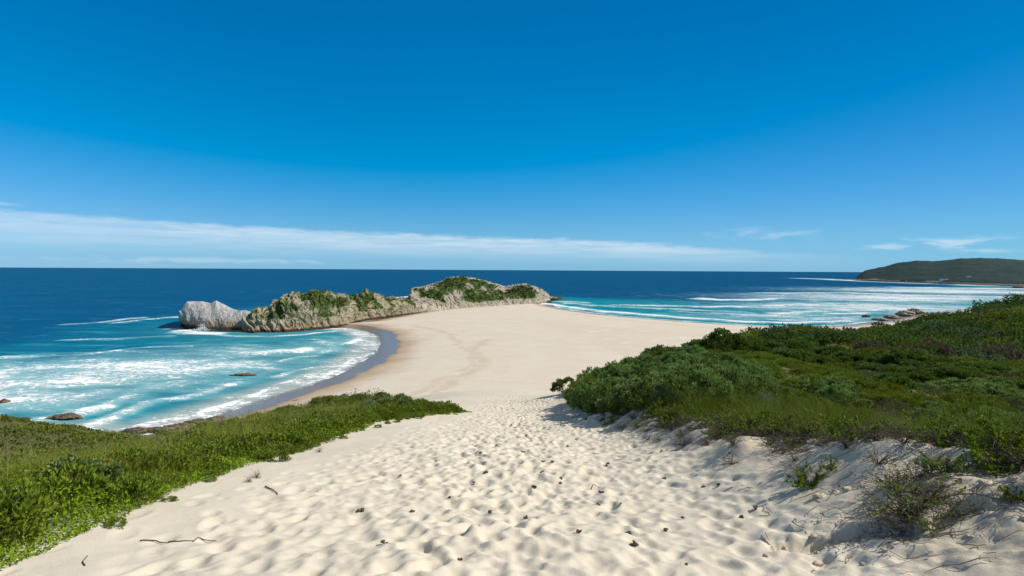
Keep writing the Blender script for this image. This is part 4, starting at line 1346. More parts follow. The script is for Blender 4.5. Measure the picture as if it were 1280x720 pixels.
for i in range(4):
    proto('grey_green_shrub', i, 0.85, 0.95, 62, 66, 0.095, 0.050, 0.155, L_greygreen, 100 + i, upright=0.1, lump=0.5, nb=16)
for i in range(4):
    proto('olive_shrub', i, 0.90, 0.70, 64, 66, 0.100, 0.032, 0.170, L_olive, 120 + i, upright=0.25, lump=0.40, nb=14, dead=0.06)
for i in range(4):
    proto('dark_shrub', i, 1.15, 1.25, 70, 70, 0.130, 0.066, 0.225, L_dark, 140 + i, lump=0.42, nb=16, dead=0.02)
for i in range(2):
    proto('silver_shrub', i, 0.42, 0.45, 60, 46, 0.050, 0.015, 0.10, L_silver, 160 + i, upright=0.4, nb=10)
for i in range(3):
    proto('dry_shrub', i, 0.75, 0.70, 90, 34, 0.050, 0.012, 0.15, L_brown, 170 + i, upright=0.5, nb=40, dead=0.2)
for i in range(3):
    reed_proto('reed_tuft', 520, 0.95, 0.75, L_reed, 180 + i)


def put(kind, x, y, s, label, group=None, full=True, rng=PR, zs=1.0, sink=0.04, name=None):
    v = KINDS[kind][rng.integers(len(KINDS[kind]))]
    cat = 'reed tuft' if kind == 'reed_tuft' else 'shrub'
    rz = rng.uniform(0, 6.28)
    loc = (x, y, gz1(x, y) - sink * s)
    nm = name or kind
    if full and v[1] is not None:
        root = bpy.data.objects.new(nm, None)
        col.objects.link(root)
        root.location, root.rotation_euler, root.scale = loc, (0, 0, rz), (s, s, s * zs)
        tag(root, label, cat, group)
        link('foliage', v[0], root)
        link('branches', v[1], root)
        return root
    o = link(nm, v[0], None, loc, rz, (s, s, s * zs))
    tag(o, label, cat, group)
    return o


def spaced(poly, n, rfun, rng, box_, accept=None):
    """points in a polygon kept apart by a distance that may vary"""
    out = []
    cell = {}
    x0, x1, y0, y1 = box_
    for k in range(n):
        x, y = rng.uniform(x0, x1), rng.uniform(y0, y1)
        if not inside(np.array([x]), np.array([y]), poly)[0]:
            continue
        if accept is not None and not accept(x, y):
            continue
        r = rfun(x, y)
        c = 3.0
        ci, cj = int(x // c), int(y // c)
        ok = True
        for a in (-2, -1, 0, 1, 2):
            for b in (-2, -1, 0, 1, 2):
                for (px, py, pr) in cell.get((ci + a, cj + b), ()):
                    if (px - x) ** 2 + (py - y) ** 2 < (0.5 * (r + pr)) ** 2:
                        ok = False
                        break
                if not ok:
                    break
            if not ok:
                break
        if ok:
            cell.setdefault((ci, cj), []).append((x, y, r))
            out.append((x, y))
    return out


# ------------------------------------------------------------------ right slope
SR = np.random.default_rng(21)
# single shrubs that stand out
p = (4.41,46.00,30.23)
put('dark_shrub', p[0], p[1], 0.95, 'round dark green bush alone on the sand beyond the thicket at the path', zs=0.95)
p = (3.92,29.00,34.59)
put('olive_shrub', p[0], p[1] + 0.4, 1.15, 'tall loose bush with bare stems at the left tip of the thicket', zs=1.9, name='loose_shrub')
p = (5.37,31.00,35.02)
put('olive_shrub', p[0], p[1], 1.0, 'thin yellowish bush with pale bare twigs on top of the thicket', zs=1.8, name='loose_shrub')
p = (21.75,58.00,31.07)
for dx, dy, s_, lab in ((0.0, 0, 1.9, 'biggest round dark green bush on the crest behind the thicket'), (2.2, -1.0, 1.5, 'dark green bush merging into the right flank of the big round one on the crest'),
                        (-2.3, 1.2, 1.3, 'dark green bush at the left flank of the big round one on the crest')):
    put('dark_shrub', p[0] + dx, p[1] + dy, s_, lab)
for (u_, v_, y_), lab in (((7.71,20.50,35.56), 'silver grey shrub nearest to the sandy bank, below the thicket'),):
    pass
for k, ((x_, y_, z_), lab) in enumerate((((7.49,22.00,35.61), 'silver grey bushlet on the thicket, leftmost of three'), ((8.43,20.50,35.74), 'silver grey bushlet on the thicket, middle one of three'), ((8.80,19.50,35.79), 'silver grey bushlet on the thicket, rightmost of three'))):
    put('silver_shrub', x_, y_, 1.0, lab, zs=1.4)

# thicket beside the path
THICK = [(3.6, 25.4), (4.8, 22.4), (5.5, 19.5), (7.0, 19.0), (9.5, 21), (12.5, 27), (14, 36), (14.5, 46), (11, 47), (7.6, 42), (5.0, 35), (3.9, 30)]


def far_r(x, y):
    d = math.hypot(x, y)
    return float(np.interp(d, [8, 20, 40, 80, 140, 220], [0.8, 1.0, 1.6, 3.0, 4.4, 5.6]))


pts = spaced(THICK, 9000, lambda x, y: 0.92, SR, (3, 15, 18, 48))
for x, y in pts:
    put('grey_green_shrub', x, y, SR.uniform(0.85, 1.25), 'grey-green shrub packed in the dense thicket right of the path', 'grey-green shrubs of the thicket', zs=SR.uniform(0.95, 1.35))
N_THICK = len(pts)


def vis(x, y):
    u = x / max(y, 0.1) * 711 + 640
    return y > 4 and u < 1400


def not_thick(x, y):
    return vis(x, y) and not inside(np.array([x]), np.array([y]), THICK)[0] and sdist(np.array([x]), np.array([y]), VEG_R)[0] > 0.35


cand = spaced(VEG_R, 60000, far_r, SR, (3, 240, 4, 235), not_thick)
cand = [(x, y) for x, y in cand if gz1(x, y) > 9]
cand.sort(key=lambda q: math.hypot(*q))
INDIV, REST = [], []
cx_ = np.array([c[0] for c in cand]); cy_ = np.array([c[1] for c in cand])
nz1 = fbm2(cx_, cy_, 0.055, 3, 201)
nz2 = fbm2(cx_, cy_, 0.13, 2, 203)
LAB = {'dark_shrub': ('dark green shrub in the scrub that covers the right slope', 'dark green shrubs on the right slope'),
       'olive_shrub': ('low olive green shrub in the scrub that covers the right slope', 'olive green shrubs on the right slope'),
       'grey_green_shrub': ('grey-green shrub scattered in the scrub of the right slope', 'grey-green shrubs on the right slope'),
       'dry_shrub': ('dry brownish shrub in the scrub on the right slope', 'dry brown shrubs on the right slope'),
       'reed_tuft': ('tuft of upright green reeds right behind the sandy bank', 'reed tufts behind the sandy bank')}
for i, (x, y) in enumerate(cand):
    d = math.hypot(x, y)
    a, b = nz1[i], nz2[i]
    if d < 24:
        kind = 'reed_tuft' if b > -0.15 else ('olive_shrub' if a > 0 else 'dry_shrub')
        if x > 13 and b < 0.1:
            kind = 'dry_shrub' if a < 0.1 else 'olive_shrub'
    elif d < 62 and x < 0.62 * y:
        kind = 'olive_shrub' if a > -0.25 else 'grey_green_shrub'
    else:
        kind = 'dark_shrub' if a + 0.5 * b > -0.02 else ('olive_shrub' if b > -0.12 else ('grey_green_shrub' if b > -0.32 else 'dry_shrub'))
    INDIV.append((kind, x, y, d)) if len(INDIV) < 285 else REST.append((kind, x, y, d))
for kind, x, y, d in INDIV:
    s = far_r(x, y) * {'dark_shrub': 0.62, 'olive_shrub': 0.72, 'grey_green_shrub': 0.72, 'dry_shrub': 0.75, 'reed_tuft': 0.95}[kind] * SR.uniform(0.75, 1.25)
    put(kind, x, y, s, LAB[kind][0], LAB[kind][1], full=d < 40, zs=SR.uniform(0.75, 1.1) * (1.0 if d < 45 else 0.72))

COLS = {'dark_shrub': ((0.045, 0.080, 0.013), (0.120, 0.190, 0.036)), 'olive_shrub': ((0.085, 0.115, 0.010), (0.200, 0.245, 0.032)), 'grey_green_shrub': ((0.055, 0.095, 0.032), (0.125, 0.190, 0.075)),
        'dry_shrub': ((0.080, 0.066, 0.038), (0.160, 0.130, 0.080)), 'reed_tuft': ((0.045, 0.080, 0.008), (0.10, 0.14, 0.02))}


def leaf_mass(name, items, per, rng, mat=M_veg):
    """many small crowns as one mass: items = kind, x, y, radius, height"""
    Vs, Fs, Cs, n = [], [], [], 0
    for kind, x, y, R, H in items:
        L = R * 0.17
        m = per
        V, F, t, _ = crown(rng, R, H, max(10, m // 10), 10, L, L * 0.6, R * 0.22, lump=0.4)
        c1, c2 = np.array(COLS[kind][0]), np.array(COLS[kind][1])
        br = rng.uniform(0.75, 1.25)
        c = (c1 + (c2 - c1) * np.clip(t, 0, 1)[:, None]) * br
        V = V + np.array([x, y, gz1(x, y) - 0.1])
        Vs.append(V); Fs.append(F + n); Cs.append(c)
        n += len(V)
    return make_mesh(name, np.concatenate(Vs), np.concatenate(Fs), mat, {'col': np.concatenate(Cs)}, smooth=False)


items = []
for kind, x, y, d in REST:
    r = far_r(x, y) * SR.uniform(0.5, 0.85)
    items.append((kind, x, y, r, r * SR.uniform(0.55, 0.95)))
o = link('far_scrub', leaf_mass('far_scrub', items, 420, SR))
tag(o, 'dense dark scrub covering the far part of the right slope', 'scrub', kind='stuff')


# undergrowth that fills the gaps between the shrubs
def undergrowth():
    rng = np.random.default_rng(31)
    a = Acc()
    for (d0, d1, n, L, H) in ((4, 14, 26000, 0.045, 0.16), (14, 32, 34000, 0.085, 0.22), (32, 80, 52000, 0.20, 0.38), (80, 230, 50000, 0.48, 0.6)):
        d = np.sqrt(rng.uniform(d0 ** 2, d1 ** 2, n * 3))
        ang = rng.uniform(-0.05, 0.87, n * 3)
        x, y = d * np.sin(ang), d * np.cos(ang)
        sd = sdist(x, y, VEG_R)
        thin = fbm2(x, y, 0.8, 2, 41)
        ok = (sd > 0.05) & (rng.random(n * 3) < np.clip(0.35 + sd * 0.5, 0, 1)) & (thin > -0.42)
        x, y, sd, d = x[ok][:n], y[ok][:n], sd[ok][:n], d[ok][:n]
        m = len(x)
        hz = H * (0.55 + 0.7 * fbm2(x, y, 0.5, 3, 43)) * np.clip(sd * 1.2, 0.15, 1)
        z = gz(x, y) + np.abs(rng.random(m)) * np.maximum(hz, 0.03)
        ax = norm(rng.normal(0, 0.7, (m, 3)) + np.array([0, 0, 0.7]))
        nn = norm(rng.normal(0, 1, (m, 3)))
        sc_ = rng.uniform(0.6, 1.3, m)
        V, F = leaf_quads(np.stack([x, y, z], 1), ax, nn, L * sc_, L * 0.38 * sc_)
        q = fbm2(x, y, 0.09, 3, 45) + 0.35 * fbm2(x, y, 0.6, 2, 46)
        c = np.where(((q > 0.28) & (d < 45))[:, None], np.array([0.10, 0.085, 0.048]), np.where((q > -0.05)[:, None], np.array([0.155, 0.190, 0.022]), np.array([0.085, 0.130, 0.022])))
        near_edge = (sd < 0.7) & (d < 40) & (rng.random(m) < 0.4)
        c = np.where(near_edge[:, None], np.array([0.14, 0.115, 0.075]), c)
        c = c * rng.uniform(0.7, 1.3, (m, 1))
        a.add(V, F, col=np.repeat(c, 4, 0))
    o = link('undergrowth', a.mesh('undergrowth', M_veg, False))
    tag(o, 'low leafy undergrowth between the shrubs of the right slope', 'undergrowth', kind='stuff')


undergrowth()


# ------------------------------------------------------------------ plants of the sandy bank
def twig_plant(rng, R, H, n_st, leaves, leaf_mat, LL=0.045, sub=3, tips=0.6, droop=0.2, thick=0.006):
    """woody stems sprawling from one foot, leaf rosettes near some tips; returns two meshes"""
    st = Acc()
    LP, LA = [], []
    for i in range(n_st):
        a = rng.uniform(0, 2 * np.pi)
        el = rng.uniform(0.1, 1.2)
        ln = rng.uniform(0.6, 1.1)
        d = np.array([math.cos(a) * math.cos(el) * R, math.sin(a) * math.cos(el) * R, math.sin(el) * H]) * ln
        k = 6
        t = np.linspace(0, 1, k)[:, None]
        pts = d[None] * t + np.cumsum(rng.normal(0, 0.035 * R, (k, 3)), 0) * t
        pts[:, 2] -= droop * H * t[:, 0] ** 2 * 0.5
        pts[:, 2] = np.maximum(pts[:, 2], 0.012)
        pts[0] = (rng.normal(0, 0.03), rng.normal(0, 0.03), -0.04)
        r0 = thick * rng.uniform(0.6, 1.3)
        st.add(*tube(pts, np.linspace(r0, r0 * 0.3, k), 4))
        ends = [pts[-1]]
        for s in range(sub):
            j = rng.integers(2, k)
            b = pts[j]
            e = b + rng.normal(0, 1, 3) * np.array([0.22, 0.22, 0.16]) * R + np.array([0, 0, 0.05 * H])
            e[2] = max(e[2], 0.015)
            m = (b + e) / 2 + rng.normal(0, 0.03 * R, 3)
            m[2] = max(m[2], 0.012)
            st.add(*tube([b, m, e], [r0 * 0.5, r0 * 0.38, r0 * 0.18], 4))
            ends.append(e)
        for e in ends:
            if rng.random() < tips:
                LP.append(e)
                LA.append(norm(e - pts[0]))
    lf = None
    if leaves and LP:
        LP, LA = np.array(LP), np.array(LA)
        k = np.repeat(np.arange(len(LP)), leaves)
        m = len(k)
        dirs = norm(rng.normal(0, 0.8, (m, 3)) + LA[k] * 0.5 + np.array([0, 0, 0.35]))
        C = LP[k] + dirs * LL * 0.55 + LA[k] * rng.uniform(-0.09, 0.015, (m, 1))
        C[:, 2] = np.maximum(C[:, 2], 0.02)
        s = rng.uniform(0.6, 1.2, m)
        V, F = leaf_quads(C, dirs, norm(rng.normal(0, 0.6, (m, 3)) + np.array([0, 0, 1])), LL * s, LL * 0.62 * s)
        lf = make_mesh('leaf_rosettes', V, F, leaf_mat, {'tint': np.repeat(rng.uniform(0, 0.97, m), 4)}, smooth=False)
    return st.mesh('stems', M_stem), lf


TW_ = []
for i in range(6):
    TW_.append(twig_plant(np.random.default_rng(300 + i), 0.42, 0.38, 15, 15, L_bright if i % 3 else L_olive, 0.050, 3, 0.62))
DRY_ = [twig_plant(np.random.default_rng(320 + i), 0.45, 0.30, 22, 4, L_brown, 0.028, 4, 0.5) for i in range(3)]


def put_twig(v, x, y, s, label, group, rz, name='bank_plant', zs=1.0):
    root = bpy.data.objects.new(name, None)
    col.objects.link(root)
    root.location, root.rotation_euler, root.scale = (x, y, gz1(x, y)), (0, 0, rz), (s, s, s * zs)
    tag(root, label, 'plant', group)
    link('stems', v[0], root)
    if v[1] is not None:
        link('leaves', v[1], root)
    return root


BR = np.random.default_rng(41)
EDGE = [(6.6, 4.6), (5.8, 5.8), (5.55, 6.8), (5.45, 7.8), (5.4, 9.0), (5.3, 10.3), (5.2, 12), (5.1, 13.6), (5.1, 15), (5.2, 17), (5.0, 19), (4.5, 21.2), (3.9, 23.4)]
ea = np.array(EDGE)
es = np.concatenate([[0], np.cumsum(np.linalg.norm(np.diff(ea, axis=0), axis=1))])
q = 0.0
while q < es[-1]:
    x, y = np.interp(q, es, ea[:, 0]), np.interp(q, es, ea[:, 1])
    for row in range(3):
        xx, yy = x + BR.normal(-0.22 + 0.36 * row, 0.22), y + BR.normal(0, 0.25)
        if BR.random() < (0.75, 0.95, 0.85)[row]:
            put_twig(TW_[BR.integers(6)], xx, yy, BR.uniform(0.62, 1.15), 'sprawling woody plant with bright green leaf rosettes along the edge of the sandy bank', 'leafy plants along the bank edge', BR.uniform(0, 6.28), zs=BR.uniform(0.8, 1.5))
        if BR.random() < (0.85, 0.6, 0.3)[row]:
            put_twig(DRY_[BR.integers(3)], xx + BR.normal(-0.1, 0.2), yy + BR.normal(0, 0.2), BR.uniform(0.6, 1.1), 'dry twiggy plant, nearly leafless, along the edge of the sandy bank', 'dry plants along the bank edge', BR.uniform(0, 6.28), name='dry_plant')
    q += 0.42

for k in range(70):
    q = BR.uniform(0.5, es[-1])
    x, y = np.interp(q, es, ea[:, 0]) - abs(BR.normal(0, 0.62)) - 0.15, np.interp(q, es, ea[:, 1]) + BR.normal(0, 0.3)
    if y < 7.3 and x > 4.9:
        continue
    if BR.random() < 0.72:
        put_twig(DRY_[BR.integers(3)], x, y, BR.uniform(0.4, 0.95), 'dead twiggy plant on the bare sand slope of the bank', 'dead plants on the bank slope', BR.uniform(0, 6.28), name='dry_plant', zs=BR.uniform(0.6, 1.2))
    else:
        put_twig(TW_[BR.integers(6)], x, y, BR.uniform(0.3, 0.6), 'small woody plant with few green leaves on the bare sand slope of the bank', 'small plants on the bank slope', BR.uniform(0, 6.28), zs=BR.uniform(0.8, 1.4))

# plants that stand out on the bare sand of the bank
sp_ = twig_plant(np.random.default_rng(401), 0.40, 0.26, 16, 18, L_bright, 0.050, 3, 0.8)
x_, y_ = (4.1,7.7)
put_twig(sp_, x_, y_, 0.85, 'bright green leafy plant alone in the middle of the bare sandy bank', None, 0.4)
tb = twig_plant(np.random.default_rng(402), 0.62, 0.48, 60, 4, L_bright, 0.042, 6, 0.34, thick=0.007)
x_, y_ = (4.1,5.8)
put_twig(tb, x_, y_, 0.85, 'big tangle of brown twigs with few green leaves low on the bank', None, 0.0, name='twig_tangle')
tb2 = twig_plant(np.random.default_rng(403), 0.45, 0.34, 36, 5, L_olive, 0.040, 4, 0.3)
x_, y_ = (4.4,5.9)
for (u_x, u_y), s_, lab in (((4.4,6.5), 0.85, 'dead brown twigs at the left side of the big tangle'), ((4.7,7.2), 0.7, 'dead twigs above the left end of the big tangle'), ((4.6,6.4), 0.8, 'dry twigs under the scrub edge above the tangles')):
    put_twig(DRY_[1], u_x, u_y, s_, lab, None, u_x * 3.0, name='twig_tangle')
put_twig(tb2, x_, y_, 0.9, 'smaller tangle of twigs directly above the big one on the bank', None, 1.0, name='twig_tangle')
x_, y_ = (4.0,5.8)
put_twig(DRY_[0], x_, y_, 0.75, 'dead grey twigs at the foot of the big tangle near the picture bottom', None, 2.0, name='twig_tangle')
x_, y_ = (5.0,5.6)
put_twig(twig_plant(np.random.default_rng(404), 0.30, 0.26, 9, 16, L_bright, 0.050, 2, 0.85), x_, y_, 0.8, 'bright green sprig at the right edge casting a round shadow on the sand', None, 0.0)
x_, y_ = (5.1,5.9)
put_twig(twig_plant(np.random.default_rng(405), 0.10, 0.12, 5, 9, L_olive, 0.040, 0, 1.0), x_, y_, 0.9, 'tiny yellow-green seedling on the smooth sand at the right', None, 0.0)
x_, y_ = (6.2,11.5)
put_twig(TW_[1], x_, y_, 0.5, 'small green sprig on the bare bank below the scrub edge', None, 0.0)
x_, y_ = (6.8,18.8)
put_twig(TW_[2], x_, y_, 0.62, 'upright green sprig on the bare bank below the thicket', None, 0.0, zs=1.8)
x_, y_ = (5.2,18.5)
put_twig(TW_[4], x_, y_, 0.45, 'small sprig on the sand at the foot of the bank below the thicket', None, 0.0)

# dry twig litter caught on the bank
def litter():
    rng = np.random.default_rng(43)
    a = Acc()
    for k in range(700):
        q = rng.uniform(0, es[-1])
        x, y = np.interp(q, es, ea[:, 0]) + rng.normal(-0.35, 0.45), np.interp(q, es, ea[:, 1]) + rng.normal(0, 0.4)
        if rng.random() < 0.3:
            x, y = rng.normal(4.3, 0.5), rng.normal(6.0, 0.6)
        ln, an = rng.uniform(0.10, 0.5), rng.uniform(0, 6.28)
        t = np.linspace(-0.5, 0.5, 5)
        px = x + np.cos(an) * ln * t + rng.normal(0, 0.012, 5)
        py = y + np.sin(an) * ln * t + rng.normal(0, 0.012, 5)
        pz = gz(px, py) + 0.006 + np.abs(rng.normal(0, 0.02, 5))
        r0 = rng.uniform(0.002, 0.006)
        a.add(*tube(np.stack([px, py, pz], 1), [r0 * 0.6, r0, r0, r0 * 0.8, r0 * 0.4], 4))
    tag(link('twig_litter', a.mesh('twig_litter', M_wood)), 'scattered dry twig litter lying on the sandy bank', 'litter', kind='stuff')


litter()


def stick(pts, r, label, mat=M_wood, name='stick'):
    """a bent stick lying on the sand; pts in plan"""
    pts = np.array(pts, float)
    s = np.linspace(0, len(pts) - 1, 4 * len(pts))
    x = np.interp(s, np.arange(len(pts)), pts[:, 0])
    y = np.interp(s, np.arange(len(pts)), pts[:, 1])
    z = gz(x, y)
    z = np.convolve(np.pad(z, 2, 'edge'), np.ones(5) / 5, 'valid') + r * 1.2
    z = np.maximum(z, gz(x, y) + r * 0.5)
    c = np.array([x.mean(), y.mean(), z.mean()])
    V, Q, T = tube(np.stack([x, y, z], 1) - c, r * np.linspace(1.0, 0.45, len(x)), 6)
    o = link(name, make_mesh(name, V, Q, mat, None, True, T), None, tuple(c))
    tag(o, label, 'stick')


stick([(4.4,6.0), (4.4,5.9), (4.6,5.8), (4.8,5.6), (5.0,5.6)], 0.013, 'long grey bent stick lying on the sand below the tangle of twigs')
stick([(4.7,8.5), (5.0,8.7), (5.2,8.6)], 0.010, 'dark thin branch on the bank right of the lone green plant')
stick([(-3.9,5.9), (-3.8,6.0), (-3.6,5.9)], 0.009, 'brown curved twig on smooth sand, nearest to the grass at bottom left', M_clod)
stick([(-3.6,5.9), (-3.5,5.9), (-3.4,6.0)], 0.008, 'short brown twig lying between two curved ones at bottom left', M_clod)
stick([(-3.4,6.0), (-3.4,6.1), (-3.2,6.1)], 0.008, 'brown curved twig on smooth sand, farthest right of the three at bottom left', M_clod)
stick([(-3.8,8.7), (-3.6,8.5), (-3.4,8.2)], 0.012, 'short dark straight stick on the sand below the leafy edge', M_clod)
stick([(-3.8,5.0), (-3.9,5.1), (-4.0,5.3)], 0.006, 'thin dark twig sticking up at the bottom left of the sand', M_clod)
stick([(1.4,9.9), (1.5,10.2), (1.6,10.0)], 0.008, 'dark forked twig among the footprints in the middle of the path', M_clod)


# scraps of leaf and clods lying in the footprints
def clods():
    rng = np.random.default_rng(47)
    protos = []
    for i in range(5):
        a = Acc()
        for j in range(rng.integers(3, 6)):
            D = sph(60, rng, -1)
            th = np.linspace(0, math.pi, 7); ph = np.linspace(0, 2 * math.pi, 8, endpoint=False)
            T, Ph = np.meshgrid(th, ph, indexing='ij')
            D = np.stack([np.sin(T) * np.cos(Ph), np.sin(T) * np.sin(Ph), np.cos(T)], 2).reshape(-1, 3)
            V = D * (1 + 0.45 * fbm(D * 2 + i * 9 + j * 3, 2, 5))[:, None] * np.array([0.030, 0.018, 0.014]) * rng.uniform(0.6, 1.2)
            an = rng.uniform(0, 6.28)
            c, s = math.cos(an), math.sin(an)
            V = np.stack([V[:, 0] * c - V[:, 1] * s, V[:, 0] * s + V[:, 1] * c, V[:, 2]], 1) + np.array([rng.normal(0, 0.022), rng.normal(0, 0.022), rng.uniform(0.004, 0.03)])
            Q = [(r_ * 8 + k, (r_ + 1) * 8 + k, (r_ + 1) * 8 + (k + 1) % 8, r_ * 8 + (k + 1) % 8) for r_ in range(6) for k in range(8)]
            a.add(V, np.array(Q))
        protos.append(a.mesh('clod', M_clod))
    spots = [(2.3,7.6), (3.2,9.3), (3.4,9.1), (3.0,7.3), (3.3,7.5), (1.3,8.4), (1.5,9.4), (1.3,6.0), (1.7,5.4), (0.8,6.4), (0.6,10.9),
             (0.4,9.6), (0.2,7.4), (-0.3,7.6), (0.9,10.2), (2.1,12.1), (2.8,10.4), (3.5,13.1), (1.4,6.5), (1.9,6.9), (1.6,8.4), (4.1,10.6), (-2.0,10.3), (-1.6,12.2), (0.7,12.3), (0.3,14.1),
             (-0.4,15.5), (1.6,16.0), (0.9,12.1), (-0.7,13.2), (-1.5,19.8), (0.5,18.4), (1.3,17.4), (2.1,18.2), (0.0,23.9), (2.1,22.2), (-0.5,10.8), (-0.9,8.5), (-1.3,7.4), (-0.5,5.4), (-1.3,5.9), (-2.0,7.4)]
    for k in range(8):
        y = rng.uniform(9, 30)
        spots.append((rng.normal(0.3, 1.5), y))
    for k, (x, y) in enumerate(spots):
        x += rng.normal(0, 0.02)
        o = link('leaf_scrap', protos[k % 5], None, (x, y, gz1(x, y) + 0.004), rng.uniform(0, 6.28), rng.uniform(0.6, 1.3) * (0.7 + 0.02 * y))
        tag(o, 'small dark scrap of dry leaves lying in the footprints of the sandy path', 'scrap', 'dark scraps in the footprints')


clods()


# clods of damp sand under the crumbling scarps
def sand_clods():
    rng = np.random.default_rng(53)
    for k, (p_, s_, lab) in enumerate((((3.9,7.1), 0.09, 'squarish lump of sand below the scarp, leftmost of the row'), ((4.1,7.1), 0.07, 'sand lump next to the squarish one below the scarp'), ((4.2,7.0), 0.08, 'sand lump under the long scarp left of the tangle'),
                                       ((4.8,5.8), 0.05, 'small round sand lump right of the long grey stick'), ((4.9,5.8), 0.09, 'big shaded sand lump at the bottom right'), ((5.1,5.7), 0.07, 'sand lump at the right edge below the green sprig'), ((4.0,5.8), 0.10, 'rounded sand hummock at the foot of the twig tangle'))):
        x, y = p_
        boulder('sand_lump', (x, y, gz1(x, y) + s_ * 0.05), (s_ * 1.5, s_, s_ * 0.8), M_sandclod, 60 + k, lab, 'sand lump', n=28, sharp=1.9)

    v = [boulder('sand_crumb', (3.4 + 0.02 * k, 5.6, gz1(3.4, 5.6)), (0.07, 0.05, 0.04), M_sandclod, 80 + k, 'crumb of damp sand broken off below the scarps of the bank', 'sand lump', 'sand crumbs under the scarps', n=16, sharp=1.9) for k in range(4)]
    for k in range(64):
        o = v[k % 4] if k < 4 else v[k % 4].copy()
        if k >= 4:
            col.objects.link(o)
        x, y = (rng.normal(3.6, 0.45), rng.normal(5.75, 0.18)) if k % 3 else (rng.normal(4.9, 0.5), rng.normal(5.2, 0.25))
        s = rng.uniform(0.35, 1.2)
        o.location, o.scale, o.rotation_euler = (x, y, gz1(x, y) + 0.006), (s, s, s), (0, 0, rng.uniform(0, 6.28))


sand_clods()

# ------------------------------------------------------------------ left bank
LR = np.random.default_rng(61)


def left_pts(n, d0, d1, a0=-1.0, a1=0.06, power=2.0):
    d = (LR.uniform(d0 ** power, d1 ** power, n)) ** (1 / power)
    ang = LR.uniform(a0, a1, n)
    x, y = d * np.sin(ang), d * np.cos(ang)
    sd = sdist(x, y, VEG_L)
    return x, y, sd, d


def grass():
    a = Acc()
    for (d0, d1, n, H, W) in ((4, 12, 46000, 0.66, 0.0070), (12, 24, 46000, 0.66, 0.012), (24, 70, 52000, 0.58, 0.024)):
        x, y, sd, d = left_pts(n * 3, d0, d1)
        pch = fbm2(x, y, 0.45, 3, 63)
        ok = (sd > 0.25) & (pch > -0.38) & (LR.random(n * 3) < np.clip(sd * 0.9, 0, 1))
        x, y, sd, pch = x[ok][:n], y[ok][:n], sd[ok][:n], pch[ok][:n]
        m = len(x)
        tall = np.where(LR.random(m) < 0.06, 1.45, 1.0)
        far = np.clip((np.hypot(x, y) - 30) / 20, 0, 1)
        h = H * LR.uniform(0.45, 1.1, m) * np.clip(0.4 + sd * 0.4, 0, 1) * tall * (0.8 + 0.6 * pch) * (1 - 0.55 * far)
        lean = LR.normal(0, 0.42, (m, 2)) * h[:, None] * 1.3 + np.array([0.18, -0.10]) * h[:, None]
        V, F = blades(np.stack([x, y, gz(x, y) - 0.02], 1), h, lean, W * LR.uniform(0.6, 1.3, m), LR, 3)
        g = np.array([0.225, 0.275, 0.024]) + np.array([0.09, 0.05, 0.0]) * pch[:, None]
        r = LR.random(m)
        g = np.where((r < 0.17)[:, None], np.array([0.34, 0.29, 0.13]), np.where((r < 0.22)[:, None], np.array([0.19, 0.095, 0.035]), g))
        g = g * LR.uniform(0.65, 1.35, (m, 1))
        a.add(V, F, col=np.repeat(g, 8, 0))
        # long pale arching stalks
    x, y, sd, d = left_pts(9000, 4, 26)
    ok = (sd > 0.5)
    x, y = x[ok][:1500], y[ok][:1500]
    m = len(x)
    h = LR.uniform(0.6, 1.05, m)
    lean = LR.normal(0, 0.45, (m, 2)) * h[:, None] + np.array([0.30, -0.18]) * h[:, None]
    V, F = blades(np.stack([x, y, gz(x, y)], 1), h, lean, 0.006 + 0.0004 * np.hypot(x, y), LR, 4, 1.2)
    a.add(V, F, col=np.repeat(np.array([0.40, 0.36, 0.17]) * LR.uniform(0.6, 1.1, (m, 1)), 10, 0))
    tag(link('grass', a.mesh('grass', M_grass, False)), 'yellow-green grass on the bank left of the path', 'grass', kind='stuff')


grass()


